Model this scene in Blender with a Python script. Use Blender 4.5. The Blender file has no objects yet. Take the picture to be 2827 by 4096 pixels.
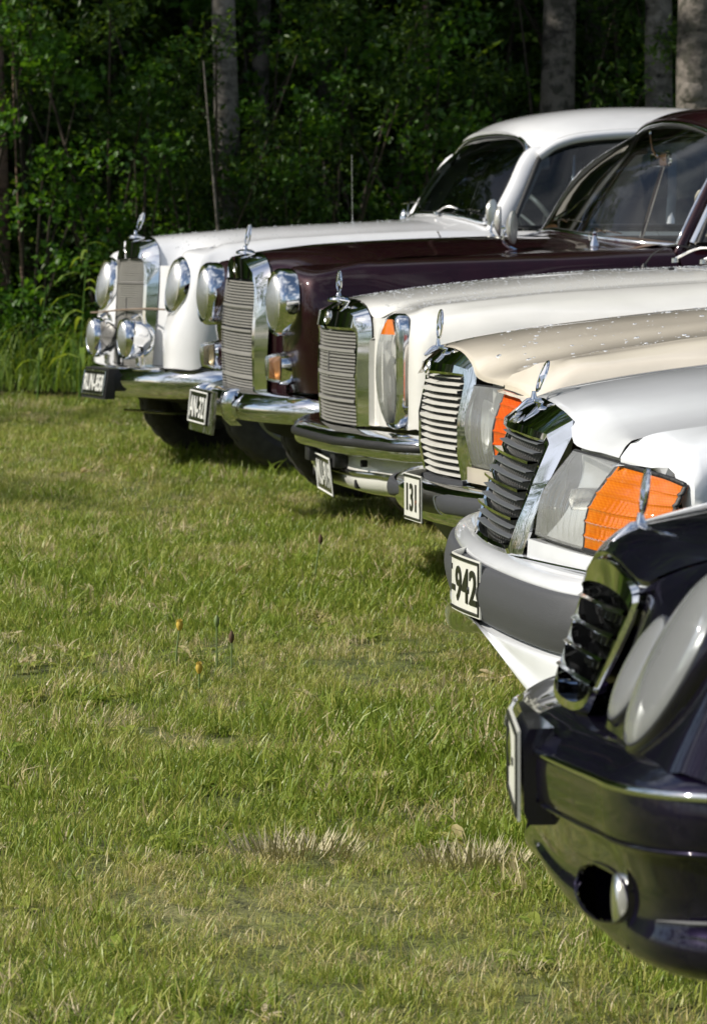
import bpy, bmesh, math, random
import numpy as np
from mathutils import Vector, Matrix
random.seed(7); RNG = np.random.default_rng(7)
R = math.radians
sc = bpy.context.scene
COL = sc.collection

# ------------------------------------------------------------------ camera, sky, sun, exposure
cam_d = bpy.data.cameras.new('camera'); cam = bpy.data.objects.new('camera', cam_d); COL.objects.link(cam)
cam.location = (0, 0, 1.22); cam.rotation_euler = (R(90) - math.atan(1328/15500), 0, 0)
cam_d.sensor_fit = 'HORIZONTAL'; cam_d.sensor_width = 24; cam_d.lens = 24*15500/2827
cam_d.clip_start = 0.1; cam_d.clip_end = 500
cam_d.dof.use_dof = True; cam_d.dof.focus_distance = 8.2; cam_d.dof.aperture_fstop = 15
sc.camera = cam
SUN_EL, SUN_AZ = R(40), R(-81)         # azimuth measured from -Y (towards the camera side) to -X (in front of the cars)
sun_dir = Vector((math.sin(SUN_AZ)*math.cos(SUN_EL), -math.cos(SUN_AZ)*math.cos(SUN_EL), math.sin(SUN_EL)))
w = bpy.data.worlds.new('World'); sc.world = w; w.use_nodes = True
nt = w.node_tree; nt.nodes.clear()
out = nt.nodes.new('ShaderNodeOutputWorld'); bg = nt.nodes.new('ShaderNodeBackground'); bg.inputs[1].default_value = 0.085
sky = nt.nodes.new('ShaderNodeTexSky'); sky.sky_type = 'NISHITA'; sky.sun_disc = False
sky.sun_elevation = SUN_EL; sky.sun_rotation = math.atan2(sun_dir.x, sun_dir.y); sky.altitude = 100; sky.dust_density = 1.2
tc = nt.nodes.new('ShaderNodeTexCoord'); mp = nt.nodes.new('ShaderNodeMapping'); mp.inputs['Scale'].default_value = (1, 1, 2.2)
ns = nt.nodes.new('ShaderNodeTexNoise'); ns.inputs['Scale'].default_value = 2.3; ns.inputs['Detail'].default_value = 8; ns.inputs['Roughness'].default_value = 0.56
cr_ = nt.nodes.new('ShaderNodeValToRGB'); cr_.color_ramp.elements[0].position = 0.47; cr_.color_ramp.elements[1].position = 0.66
mx = nt.nodes.new('ShaderNodeMix'); mx.data_type = 'RGBA'; mx.inputs[7].default_value = (9.5, 9.8, 10.3, 1)
L = nt.links.new
L(tc.outputs['Generated'], mp.inputs[0]); L(mp.outputs[0], ns.inputs[0]); L(ns.outputs[0], cr_.inputs[0])
L(cr_.outputs[0], mx.inputs[0]); L(sky.outputs[0], mx.inputs[6]); L(mx.outputs[2], bg.inputs[0]); L(bg.outputs[0], out.inputs[0])
sd = bpy.data.lights.new('sun', 'SUN'); sd.energy = 4.4; sd.angle = R(0.55); sd.color = (1, .94, .84)
sun = bpy.data.objects.new('sun', sd); COL.objects.link(sun); sun.rotation_euler = (-sun_dir).to_track_quat('-Z', 'Y').to_euler()
sun.location = (-20, -10, 30)
vs = sc.view_settings; vs.view_transform = 'Standard'; vs.look = 'None'; vs.exposure = 0.25; vs.gamma = 1
sc.render.engine = 'CYCLES'; sc.cycles.max_bounces = 8; sc.cycles.transparent_max_bounces = 16
sc.cycles.use_denoising = True; sc.cycles.caustics_reflective = False; sc.cycles.caustics_refractive = False
sc.cycles.sample_clamp_indirect = 6

# ------------------------------------------------------------------ materials
MATS = {}
def newmat(name):
    m = bpy.data.materials.new(name); m.use_nodes = True; MATS[name] = m
    t = m.node_tree; return m, t, t.nodes['Principled BSDF'], t.nodes['Material Output']
def noise(t, scale, detail=3, coord='Object', rough=.55, vec=None):
    n = t.nodes.new('ShaderNodeTexNoise'); n.inputs['Scale'].default_value = scale; n.inputs['Detail'].default_value = detail
    n.inputs['Roughness'].default_value = rough
    c = t.nodes.new('ShaderNodeTexCoord'); t.links.new(c.outputs[coord] if vec is None else vec, n.inputs['Vector']); return n
def bump(t, src, b, strength, dist):
    n = t.nodes.new('ShaderNodeBump'); n.inputs['Strength'].default_value = strength; n.inputs['Distance'].default_value = dist
    t.links.new(src, n.inputs['Height']); t.links.new(n.outputs[0], b.inputs['Normal']); return n
def ramp(t, src, stops):
    r = t.nodes.new('ShaderNodeValToRGB'); e = r.color_ramp.elements
    while len(e) < len(stops): e.new(.5)
    for k, (p, c) in enumerate(stops): e[k].position = p; e[k].color = (*c, 1) if len(c) == 3 else c
    t.links.new(src, r.inputs[0]); return r
def paint(name, col, metal=0., rough=.32, coat=1., dirt=.06, spec=.35):
    m, t, b, o = newmat(name)
    n = noise(t, 9, 5); d = tuple(c*(1-dirt) for c in col)
    r = ramp(t, n.outputs[0], [(.35, d), (.65, col)]); t.links.new(r.outputs[0], b.inputs['Base Color'])
    b.inputs['Metallic'].default_value = metal; b.inputs['Roughness'].default_value = rough; b.inputs['Specular IOR Level'].default_value = spec
    b.inputs['Coat Weight'].default_value = coat; b.inputs['Coat Roughness'].default_value = .035
    n2 = noise(t, 140, 2); bump(t, n2.outputs[0], b, .03, .002); return m
def plain(name, col, rough=.5, metal=0., bs=0, bscale=60, spec=.5, var=.12):
    m, t, b, o = newmat(name)
    n = noise(t, bscale*.4, 4); r = ramp(t, n.outputs[0], [(.3, tuple(c*(1-var) for c in col)), (.7, tuple(min(1, c*(1+var)) for c in col))])
    t.links.new(r.outputs[0], b.inputs['Base Color']); b.inputs['Roughness'].default_value = rough; b.inputs['Metallic'].default_value = metal
    b.inputs['Specular IOR Level'].default_value = spec
    if bs: n2 = noise(t, bscale, 3); bump(t, n2.outputs[0], b, bs, .004)
    return m
paint('white_paint', (.78, .785, .80)); paint('maroon_paint', (.020, .003, .006), metal=.35, rough=.42, dirt=.25, spec=.1)
paint('cream_paint', (.775, .765, .725)); paint('ivory_paint', (.70, .635, .53)); paint('arctic_paint', (.765, .785, .815))
paint('indigo_paint', (.0075, .0044, .020), metal=.6, rough=.36, dirt=.3, spec=.1)
def chrome(name, col, rough):
    m, t, b, o = newmat(name); b.inputs['Metallic'].default_value = 1
    n = noise(t, 30, 5); r = ramp(t, n.outputs[0], [(.3, tuple(c*.93 for c in col)), (.7, col)]); t.links.new(r.outputs[0], b.inputs['Base Color'])
    r2 = ramp(t, n.outputs[0], [(.35, (rough*.6,)*3), (.75, (rough*1.6,)*3)]); t.links.new(r2.outputs[0], b.inputs['Roughness'])
    return m
chrome('chrome', (.86, .87, .89), .05); chrome('dull_chrome', (.72, .71, .68), .22); 
chrome('dark_chrome', (.33, .36, .30), .12)
plain('reflector', (.80, .81, .79), .3, metal=.45, var=.04); plain('black_rubber', (.012, .012, .013), .55, bs=.2, bscale=120); plain('tyre_rubber', (.05, .046, .042), .8, bs=.4, bscale=60, var=.3)
plain('dark_plastic', (.045, .047, .053), .52, bs=.25, bscale=400); plain('grey_cladding', (.062, .064, .070), .5, bs=.35, bscale=500)
plain('grey_strip', (.16, .155, .15), .55); plain('pale_slat', (.60, .59, .55), .45, var=.06); plain('mesh_grey', (.36, .35, .33), .4, metal=.3, var=.08); plain('slat_grey', (.13, .14, .155), .4)
plain('flat_black', (.006, .006, .006), .9); plain('underside', (.012, .011, .010), .9); plain('plate_white', (.72, .72, .66), .35, var=.05)  # first one: near-black, also stands in for shade behind grilles and lamps
plain('plate_black', (.012, .013, .010), .25); plain('letter_white', (.76, .76, .72), .4, var=.03); plain('letter_black', (.015, .016, .012), .35)
plain('brown_trim', (.10, .052, .025), .5); plain('pale_cloth', (.34, .32, .30), .85, bs=.3); plain('seat_cloth', (.07, .065, .06), .85, bs=.3); plain('ivory_plastic', (.66, .62, .52), .35)
plain('rust', (.16, .06, .02), .8); plain('cord', (.20, .15, .11), .8); plain('mirror_back', (.62, .61, .56), .3, metal=.6)
plain('rim_steel', (.35, .35, .36), .35, metal=.7)
def thin_glass(name, col, tint=(1, 1, 1), base_refl=.04, ribs=0, haze=0., haze_col=(.8, .8, .8), grough=.02):
    m, t, b, o = newmat(name); t.nodes.remove(b)
    tr = t.nodes.new('ShaderNodeBsdfTransparent'); tr.inputs[0].default_value = (*col, 1)
    gl = t.nodes.new('ShaderNodeBsdfGlossy'); gl.inputs[0].default_value = (*tint, 1); gl.inputs['Roughness'].default_value = grough
    fr = t.nodes.new('ShaderNodeFresnel'); fr.inputs[0].default_value = 1.5
    ms = t.nodes.new('ShaderNodeMixShader'); t.links.new(fr.outputs[0], ms.inputs[0])
    first = tr
    if haze:
        df = t.nodes.new('ShaderNodeBsdfDiffuse'); df.inputs[0].default_value = (*haze_col, 1)
        tl = t.nodes.new('ShaderNodeBsdfTranslucent'); tl.inputs[0].default_value = (*haze_col, 1)
        m2 = t.nodes.new('ShaderNodeMixShader'); m2.inputs[0].default_value = .45; t.links.new(df.outputs[0], m2.inputs[1]); t.links.new(tl.outputs[0], m2.inputs[2])
        m3 = t.nodes.new('ShaderNodeMixShader'); m3.inputs[0].default_value = haze
        t.links.new(tr.outputs[0], m3.inputs[1]); t.links.new(m2.outputs[0], m3.inputs[2]); first = m3
        if ribs:
            wv = t.nodes.new('ShaderNodeTexWave'); wv.bands_direction = 'Y'; wv.inputs['Scale'].default_value = ribs; wv.inputs['Distortion'].default_value = .4
            c = t.nodes.new('ShaderNodeTexCoord'); t.links.new(c.outputs['Object'], wv.inputs[0])
            nn = noise(t, 16, 2); ma = t.nodes.new('ShaderNodeMath'); ma.operation = 'MULTIPLY'; t.links.new(wv.outputs['Fac'], ma.inputs[0]); t.links.new(nn.outputs[0], ma.inputs[1])
            mr = t.nodes.new('ShaderNodeMapRange'); mr.inputs[3].default_value = haze*.7; mr.inputs[4].default_value = min(1, haze*1.7)
            t.links.new(ma.outputs[0], mr.inputs[0]); t.links.new(mr.outputs[0], m3.inputs[0])
            bp = t.nodes.new('ShaderNodeBump'); bp.inputs['Strength'].default_value = .35; bp.inputs['Distance'].default_value = .003
            t.links.new(wv.outputs['Fac'], bp.inputs['Height']); t.links.new(bp.outputs[0], gl.inputs['Normal']); t.links.new(bp.outputs[0], df.inputs['Normal'])
    t.links.new(first.outputs[0], ms.inputs[1]); t.links.new(gl.outputs[0], ms.inputs[2]); t.links.new(ms.outputs[0], o.inputs[0]); return m
thin_glass('window_glass', (.93, .95, .94)); thin_glass('dark_glass', (.30, .34, .36))
thin_glass('lamp_glass', (.93, .94, .93), ribs=55, haze=.34, haze_col=(.86, .87, .86))
thin_glass('old_lamp_glass', (.90, .89, .82), ribs=70, haze=.58, haze_col=(.78, .76, .66), grough=.3)
thin_glass('cloudy_lamp', (.9, .92, .93), haze=.48, haze_col=(.72, .745, .76))
thin_glass('fog_glass', (.8, .8, .76), haze=.75, haze_col=(.62, .62, .57), grough=.25)
thin_glass('smoked_lens', (.75, .68, .55), ribs=60, haze=.35, haze_col=(.55, .48, .36))
thin_glass('peach_lens', (.95, .62, .36), ribs=60, haze=.62, haze_col=(.90, .60, .40))
def lens(name, col, deep):
    m, t, b, o = newmat(name)
    vo = t.nodes.new('ShaderNodeTexVoronoi'); vo.inputs['Scale'].default_value = 230; vo.inputs['Randomness'].default_value = 0.0
    c = t.nodes.new('ShaderNodeTexCoord'); t.links.new(c.outputs['Object'], vo.inputs[0])
    r = ramp(t, vo.outputs['Distance'], [(.1, col), (.75, deep)])
    n = noise(t, 9, 2); mxx = t.nodes.new('ShaderNodeMix'); mxx.data_type = 'RGBA'; t.links.new(n.outputs[0], mxx.inputs[0])
    t.links.new(r.outputs[0], mxx.inputs[6]); mxx.inputs[7].default_value = (*deep, 1)
    t.links.new(mxx.outputs[2], b.inputs['Base Color']); b.inputs['Roughness'].default_value = .12; b.inputs['Coat Weight'].default_value = .6
    b.inputs['Transmission Weight'].default_value = .12; b.inputs['Subsurface Weight'].default_value = 0
    bump(t, vo.outputs['Distance'], b, .10, .002); return m
lens('amber_lens', (.93, .33, .02), (.62, .13, .008)); lens('red_amber_lens', (.95, .25, .03), (.74, .085, .014))
def water():
    m, t, b, o = newmat('water_drop'); b.inputs['Base Color'].default_value = (.92, .94, .95, 1); b.inputs['Roughness'].default_value = .03
    b.inputs['Transmission Weight'].default_value = .55; b.inputs['IOR'].default_value = 1.33
water()

# ------------------------------------------------------------------ mesh helpers
def cr(P, n, closed=False):
    """Catmull-Rom through P (K, ...) with n steps per span (n=1: straight copy)"""
    P = np.asarray(P, float)
    if n <= 1: return P.copy()
    K = len(P); o = []
    for i in range(K if closed else K-1):
        if closed: p0, p1, p2, p3 = P[i-1], P[i], P[(i+1) % K], P[(i+2) % K]
        else:
            p1, p2 = P[i], P[i+1]; p0 = P[i-1] if i > 0 else 2*p1-p2; p3 = P[i+2] if i+2 < K else 2*p2-p1
        d = np.linalg.norm((p2-p1).reshape(-1, p1.shape[-1]), axis=-1).max()+1e-9
        a, b = np.linalg.norm((p1-p0).reshape(-1, p1.shape[-1]), axis=-1).max()+1e-9, np.linalg.norm((p3-p2).reshape(-1, p1.shape[-1]), axis=-1).max()+1e-9
        m1 = (p2-p0)*d/(a+d); m2 = (p3-p1)*d/(b+d)
        for k in range(n):
            t = k/n; o.append((2*t**3-3*t**2+1)*p1+(t**3-2*t**2+t)*m1+(-2*t**3+3*t**2)*p2+(t**3-t**2)*m2)
    if not closed: o.append(P[-1])
    return np.array(o)
class MB:
    def __init__(s): s.v = []; s.f = []; s.n = 0
    def add(s, v, f):
        v = np.asarray(v, float).reshape(-1, 3); s.v.append(v); s.f += [tuple(i+s.n for i in q) for q in f]; s.n += len(v); return s
    def quads(s, D, cu=False, cv=False, skip=None):
        D = np.asarray(D, float); U, V = D.shape[:2]; f = []
        for i in range(U if cu else U-1):
            for j in range(V if cv else V-1):
                if skip and skip(i, j): continue
                i2, j2 = (i+1) % U, (j+1) % V
                f.append((i*V+j, i2*V+j, i2*V+j2, i*V+j2))
        return s.add(D, f)
    def grid(s, C, nu=4, nv=4, lip=0., holes=(), front=False):
        C = np.asarray(C, float); D = cr(C, nu); D = cr(D.transpose(1, 0, 2), nv).transpose(1, 0, 2)
        hs = set(holes); s.quads(D, skip=(lambda i, j: (i//nu, j//nv) in hs) if hs else None)
        if lip:
            U, V = D.shape[:2]; du = np.gradient(D, axis=0); dv = np.gradient(D, axis=1); N = np.cross(du, dv)
            N /= np.linalg.norm(N, axis=2, keepdims=True)+1e-9
            inward = np.stack([0*D[..., 0], -np.sign(D[..., 1])*np.minimum(np.abs(D[..., 1]), .3), .35-D[..., 2]], 2); N *= np.where((N*inward).sum(2, keepdims=True) < 0, -1, 1)
            if front: N = N*.35+np.array((.9, 0, 0))
            for e, n_ in ((D[0], N[0]), (D[-1], N[-1]), (D[:, 0], N[:, 0]), (D[:, -1], N[:, -1])): s.quads(np.array([e, e+n_*lip]))
        return D
    def tube(s, path, r=.005, n=8, closed=False, cap=True, ry=None, up=(0, 0, 1), smooth=1):
        P = cr(path, smooth, closed) if smooth > 1 else np.asarray(path, float); K = len(P)
        rr = np.broadcast_to(np.asarray(r, float), (len(path),)); rr = np.interp(np.linspace(0, 1, K), np.linspace(0, 1, len(path)), rr)
        q = (np.asarray(ry, float)/np.asarray(r, float)).flat[0] if ry is not None else 1.
        T = np.roll(P, -1, 0)-np.roll(P, 1, 0) if closed else np.gradient(P, axis=0)
        up = np.asarray(up, float); D = []
        for k in range(K):
            t = T[k]/(np.linalg.norm(T[k])+1e-9); a = np.cross(up, t)
            if np.linalg.norm(a) < 1e-3: a = np.cross((1, .1, 0), t)
            a /= np.linalg.norm(a); b = np.cross(t, a)
            D.append([P[k]+rr[k]*(math.cos(x)*a+q*math.sin(x)*b) for x in np.arange(n)*2*math.pi/n])
        D = np.array(D); base = s.n; s.quads(D, cu=closed, cv=True)
        if cap and not closed:
            s.f.append(tuple(base+j for j in range(n))); s.f.append(tuple(base+(K-1)*n+j for j in reversed(range(n))))
        return s
    def sweep(s, path, prof, closed=False, up=(0, 0, 1), smooth=1, pclosed=True):
        P = cr(path, smooth, closed) if smooth > 1 else np.asarray(path, float)
        T = np.roll(P, -1, 0)-np.roll(P, 1, 0) if closed else np.gradient(P, axis=0); D = []
        for k in range(len(P)):
            t = T[k]/(np.linalg.norm(T[k])+1e-9); a = np.cross(up, t); a /= np.linalg.norm(a)+1e-9; b = np.cross(t, a)
            D.append([P[k]+x*a+y*b for x, y in prof])
        base = s.n; K, n = len(P), len(prof); s.quads(np.array(D), cu=closed, cv=pclosed)
        if pclosed and not closed:
            s.f.append(tuple(base+j for j in range(n))); s.f.append(tuple(base+(K-1)*n+j for j in reversed(range(n))))
        return s
    def lathe(s, prof, c=(0, 0, 0), axis=(1, 0, 0), n=24, ey=1., ez=1., tilt=None, mod=None):
        """prof: (radius, along axis)"""
        ax = Vector(axis).normalized(); q = Vector((0, 0, 1)).rotation_difference(ax)
        D = []
        for r, h in prof:
            row = []
            for k in range(n):
                a = 2*math.pi*k/n; rr = r*(mod(k, h, r) if mod else 1)
                p = q @ Vector((rr*math.cos(a), rr*math.sin(a), h)); row.append((p.x, p.y*ey, p.z*ez))
            D.append(row)
        D = np.array(D)
        if tilt: D[:, :, 0] += D[:, :, 2]*tilt
        s.quads(D+np.asarray(c), cv=True); return s
    def box(s, c, d, bev=0., rot=None, taper=None):
        x, y, z = (v/2 for v in d); bev = min(bev, x*.9, y*.9, z*.9)
        bm = bmesh.new(); bmesh.ops.create_cube(bm, size=1)
        for v in bm.verts: v.co = Vector((v.co.x*d[0], v.co.y*d[1], v.co.z*d[2]))
        if bev: bmesh.ops.bevel(bm, geom=list(bm.edges), offset=bev, segments=2, affect='EDGES', profile=.5)
        bm.verts.ensure_lookup_table(); vv = np.array([v.co[:] for v in bm.verts])
        if rot is not None: vv = vv @ np.array(rot.to_3x3()).T
        ff = [tuple(v.index for v in f.verts) for f in bm.faces]; bm.free(); return s.add(vv+np.asarray(c), ff)
    def prism(s, outline, thick):
        """closed planar outline (K,3), thickness vector"""
        P = np.asarray(outline, float); K = len(P); Q = P+np.asarray(thick); b = s.n
        s.add(np.vstack([P, Q]), [tuple(range(K)), tuple(reversed(range(K, 2*K)))]+[(k, K+k, K+(k+1) % K, (k+1) % K) for k in range(K)]); return s
    def mesh(s, name, mat, angle=38):
        me = bpy.data.meshes.new(name); me.from_pydata(np.vstack(s.v).tolist(), [], s.f); me.validate()
        if mat: me.materials.append(MATS[mat])
        me.polygons.foreach_set('use_smooth', [True]*len(me.polygons))
        if angle < 180: me.set_sharp_from_angle(angle=R(angle))
        me.update(); return me
    def build(s, name, mat, parent=None, angle=38, flip=False):
        me = s.mesh(name, mat, angle)
        bm = bmesh.new(); bm.from_mesh(me); bmesh.ops.remove_doubles(bm, verts=bm.verts, dist=1e-5); bm.to_mesh(me); bm.free()
        if angle < 180: me.set_sharp_from_angle(angle=R(angle))
        return link(name, me, parent)
def link(name, me, parent=None, loc=None):
    o = bpy.data.objects.new(name, me); COL.objects.link(o)
    if parent: o.parent = parent
    if loc is not None: o.location = loc
    return o
def tag(o, label=None, cat=None, group=None, kind=None):
    for k, v in (('label', label), ('category', cat), ('group', group), ('kind', kind)):
        if v: o[k] = v
    return o
def empty(name, loc=(0, 0, 0), rot=(0, 0, 0), parent=None):
    o = bpy.data.objects.new(name, None); COL.objects.link(o); o.location = loc; o.rotation_euler = rot; o.empty_display_size = .2
    if parent: o.parent = parent
    return o
def near(P): P = np.array(P, float); P[..., 1] *= -1; return P      # half-width given positive -> near (left) side
def both(P): P = np.asarray(P, float); return near(P), P
def mirror(P, axis_first=True):
    """half rows from centre outwards (K,3) -> full rows near..far"""
    n = near(P); f = np.asarray(P, float); k = 1 if abs(f[0][1]) < 1e-6 else 0
    return np.vstack([n[::-1], f[k:]])
# ------------------------------------------------------------------ setting: lawn, forest edge, far side of the lawn
def leafmat(name, a, b, trans=.45, gloss=.42):
    m, t, bs, o = newmat(name)
    at = t.nodes.new('ShaderNodeAttribute'); at.attribute_name = 'vary'
    r = ramp(t, at.outputs['Fac'], [(0., a), (1., b)])
    t.links.new(r.outputs[0], bs.inputs['Base Color']); bs.inputs['Roughness'].default_value = gloss
    tl = t.nodes.new('ShaderNodeBsdfTranslucent'); mul = t.nodes.new('ShaderNodeMix'); mul.data_type = 'RGBA'; mul.blend_type = 'MULTIPLY'; mul.inputs[0].default_value = 1
    t.links.new(r.outputs[0], mul.inputs[6]); mul.inputs[7].default_value = (1.5, 1.35, .5, 1); t.links.new(mul.outputs[2], tl.inputs[0])
    ms = t.nodes.new('ShaderNodeMixShader'); ms.inputs[0].default_value = trans; t.links.new(bs.outputs[0], ms.inputs[1]); t.links.new(tl.outputs[0], ms.inputs[2]); t.links.new(ms.outputs[0], o.inputs[0]); return m
leafmat('leaf_dark', (.030, .075, .013), (.115, .20, .038)); leafmat('leaf_maple', (.05, .135, .016), (.12, .26, .030)); leafmat('leaf_needle', (.012, .030, .010), (.035, .065, .018), .2)
leafmat('weed_green', (.10, .20, .03), (.30, .40, .08), .4)
def bark(name, base, dark, patch, sc_=9):
    m, t, b, o = newmat(name)
    c = t.nodes.new('ShaderNodeTexCoord'); mp_ = t.nodes.new('ShaderNodeMapping'); mp_.inputs['Scale'].default_value = (1, 1, 1.9); t.links.new(c.outputs['Object'], mp_.inputs[0])
    n = noise(t, sc_*.55, 5, vec=mp_.outputs[0], rough=.62); r = ramp(t, n.outputs[0], [(.40, dark), (.50, base), (.75, tuple(min(1, q*1.2) for q in base))])
    n2 = noise(t, sc_*3.3, 6); mm = t.nodes.new('ShaderNodeMix'); mm.data_type = 'RGBA'; r2 = ramp(t, n2.outputs[0], [(.48, (0, 0, 0)), (.62, (1, 1, 1))]); t.links.new(r2.outputs[0], mm.inputs[0])
    t.links.new(r.outputs[0], mm.inputs[6]); mm.inputs[7].default_value = (*patch, 1); t.links.new(mm.outputs[2], b.inputs['Base Color']); b.inputs['Roughness'].default_value = .85
    bump(t, n2.outputs[0], b, .8, .02); return m
bark('birch_bark', (.22, .20, .18), (.014, .012, .010), (.11, .10, .085), 5); bark('grey_bark', (.16, .14, .12), (.012, .010, .009), (.05, .047, .035), 4.5); bark('red_bark', (.24, .15, .11), (.07, .035, .025), (.15, .10, .07), 14)

plain('stem_bark', (.05, .038, .026), .85, var=.4)
# ground sheet: one mesh reaching far beyond everything in view
m, t, b, o = newmat('lawn_soil')
n = noise(t, .55, 6); n2 = noise(t, 14, 5); r = ramp(t, n.outputs[0], [(.35, (.10, .125, .030)), (.55, (.15, .165, .046)), (.72, (.22, .20, .09))]); r2 = ramp(t, n2.outputs[0], [(.3, (.55, .55, .55)), (.7, (1.15, 1.15, 1.1))])
mm = t.nodes.new('ShaderNodeMix'); mm.data_type = 'RGBA'; mm.blend_type = 'MULTIPLY'; mm.inputs[0].default_value = 1; t.links.new(r.outputs[0], mm.inputs[6]); t.links.new(r2.outputs[0], mm.inputs[7]); t.links.new(mm.outputs[2], b.inputs['Base Color']); b.inputs['Roughness'].default_value = .95
bump(t, n2.outputs[0], b, 1., .05)
g = MB(); xs = np.concatenate([[-300, -120, -50], np.linspace(-24, 24, 33), [50, 120, 300]]); ys = np.concatenate([[-300, -120, -50], np.linspace(-20, 40, 41), [90, 300]])
g.quads(np.array([[(x, y, -.064+.012*math.sin(x*1.3+y*.4)*math.cos(y*.9)) for y in ys] for x in xs])); gr = g.build('lawn', 'lawn_soil', angle=180); tag(gr, kind='structure')

# --- grass: tufts of real blades placed by a node group on one point mesh
def tuft(nb, rad, hmin, hmax, wmin, wmax, flop, seed, dry=0.):
    rng = np.random.default_rng(seed); V = []; F = []; C = []
    for k in range(nb):
        a = rng.random()*6.283; rr = rad*math.sqrt(rng.random()); px, py = rr*math.cos(a), rr*math.sin(a); h = hmin+(hmax-hmin)*rng.random()**1.6; wd = wmin+(wmax-wmin)*rng.random()
        d = rng.random()*6.283; fl = flop*(.25+1.1*rng.random()); dx, dy = math.cos(d), math.sin(d); tw = d+1.57+rng.normal()*.5; sx, sy = math.cos(tw), math.sin(tw); b0 = len(V); col = rng.random()
        for u, ww in ((0, .8), (.38, 1.), (.74, .72)):
            q = h*(u-.18*fl*u*u); off = h*fl*u*u
            for s in (-.5, .5): V.append((px+dx*off+s*wd*ww*sx, py+dy*off+s*wd*ww*sy, max(q, .002))); C.append(col)
        V.append((px+dx*h*fl, py+dy*h*fl, max(h*(1-.18*fl)*(1 if fl < 1 else .8), .003))); C.append(col)
        F += [(b0, b0+1, b0+3, b0+2), (b0+2, b0+3, b0+5, b0+4), (b0+4, b0+5, b0+6)]
    me = bpy.data.meshes.new('grass_tuft'); me.from_pydata(V, [], F); at = me.attributes.new('vary', 'FLOAT', 'POINT'); at.data.foreach_set('value', C); me.materials.append(MATS['grass_blade'])
    me.polygons.foreach_set('use_smooth', [True]*len(F)); return me
def leafy(nl, rad, seed):   # low broad weed leaves
    rng = np.random.default_rng(seed); V = []; F = []; C = []
    for k in range(nl):
        d = rng.random()*6.283; ln = rad*(.6+.6*rng.random()); wd = ln*(.10+.07*rng.random()); lift = .25+.5*rng.random(); dx, dy = math.cos(d), math.sin(d); b0 = len(V); cc = rng.random()
        for u, ww in ((.05, .2), (.3, .8), (.6, 1.), (.85, .6)):
            z = ln*(lift*u-.45*lift*u*u*1.4)+.004
            for s in (-1, 0, 1): V.append((dx*ln*u-dy*wd*ww*s, dy*ln*u+dx*wd*ww*s, z+(.12*wd if s else 0))); C.append(cc)
        V.append((dx*ln, dy*ln, max(.004, ln*(lift-.63*lift)))); C.append(cc)
        for q in range(3):
            for s in range(2): i = b0+q*3+s; F.append((i, i+1, i+4, i+3))
        F += [(b0+9, b0+10, b0+12), (b0+10, b0+11, b0+12)]
    me = bpy.data.meshes.new('weed_leaves'); me.from_pydata(V, [], F); at = me.attributes.new('vary', 'FLOAT', 'POINT'); at.data.foreach_set('value', C); me.materials.append(MATS['grass_blade']); return me
m, t, b, o = newmat('grass_blade')
tin = t.nodes.new('ShaderNodeAttribute'); tin.attribute_type = 'INSTANCER'; tin.attribute_name = 'tint'
va = t.nodes.new('ShaderNodeAttribute'); va.attribute_name = 'vary'
ad = t.nodes.new('ShaderNodeMath'); ad.operation = 'MULTIPLY_ADD'; ad.inputs[1].default_value = .42; t.links.new(va.outputs['Fac'], ad.inputs[0]); t.links.new(tin.outputs['Fac'], ad.inputs[2])
r = ramp(t, ad.outputs[0], [(.0, (.15, .235, .024)), (.28, (.26, .335, .044)), (.52, (.41, .42, .095)), (.76, (.56, .48, .21)), (1., (.66, .56, .36))])
t.links.new(r.outputs[0], b.inputs['Base Color']); b.inputs['Roughness'].default_value = .42; b.inputs['Specular IOR Level'].default_value = .4
tl = t.nodes.new('ShaderNodeBsdfTranslucent'); t.links.new(r.outputs[0], tl.inputs[0]); ms = t.nodes.new('ShaderNodeMixShader'); ms.inputs[0].default_value = .35
t.links.new(b.outputs[0], ms.inputs[1]); t.links.new(tl.outputs[0], ms.inputs[2]); t.links.new(ms.outputs[0], o.inputs[0])
tc_ = bpy.data.collections.new('grass_tufts')
tufts = [tuft(50, .075, .018, .052, .0020, .0038, .75, 11), tuft(46, .08, .014, .045, .0018, .0036, 1.1, 12), tuft(34, .06, .025, .075, .0022, .0042, .6, 13), tuft(64, .09, .012, .036, .0018, .0032, 1.3, 14), tuft(70, .085, .02, .055, .0015, .0028, .8, 15), leafy(9, .055, 16), tuft(30, .10, .03, .085, .0026, .0048, 1.2, 17), leafy(7, .075, 18)]
for k, me in enumerate(tufts): ob = bpy.data.objects.new('tuft_%02d' % k, me); tc_.objects.link(ob)
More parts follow.
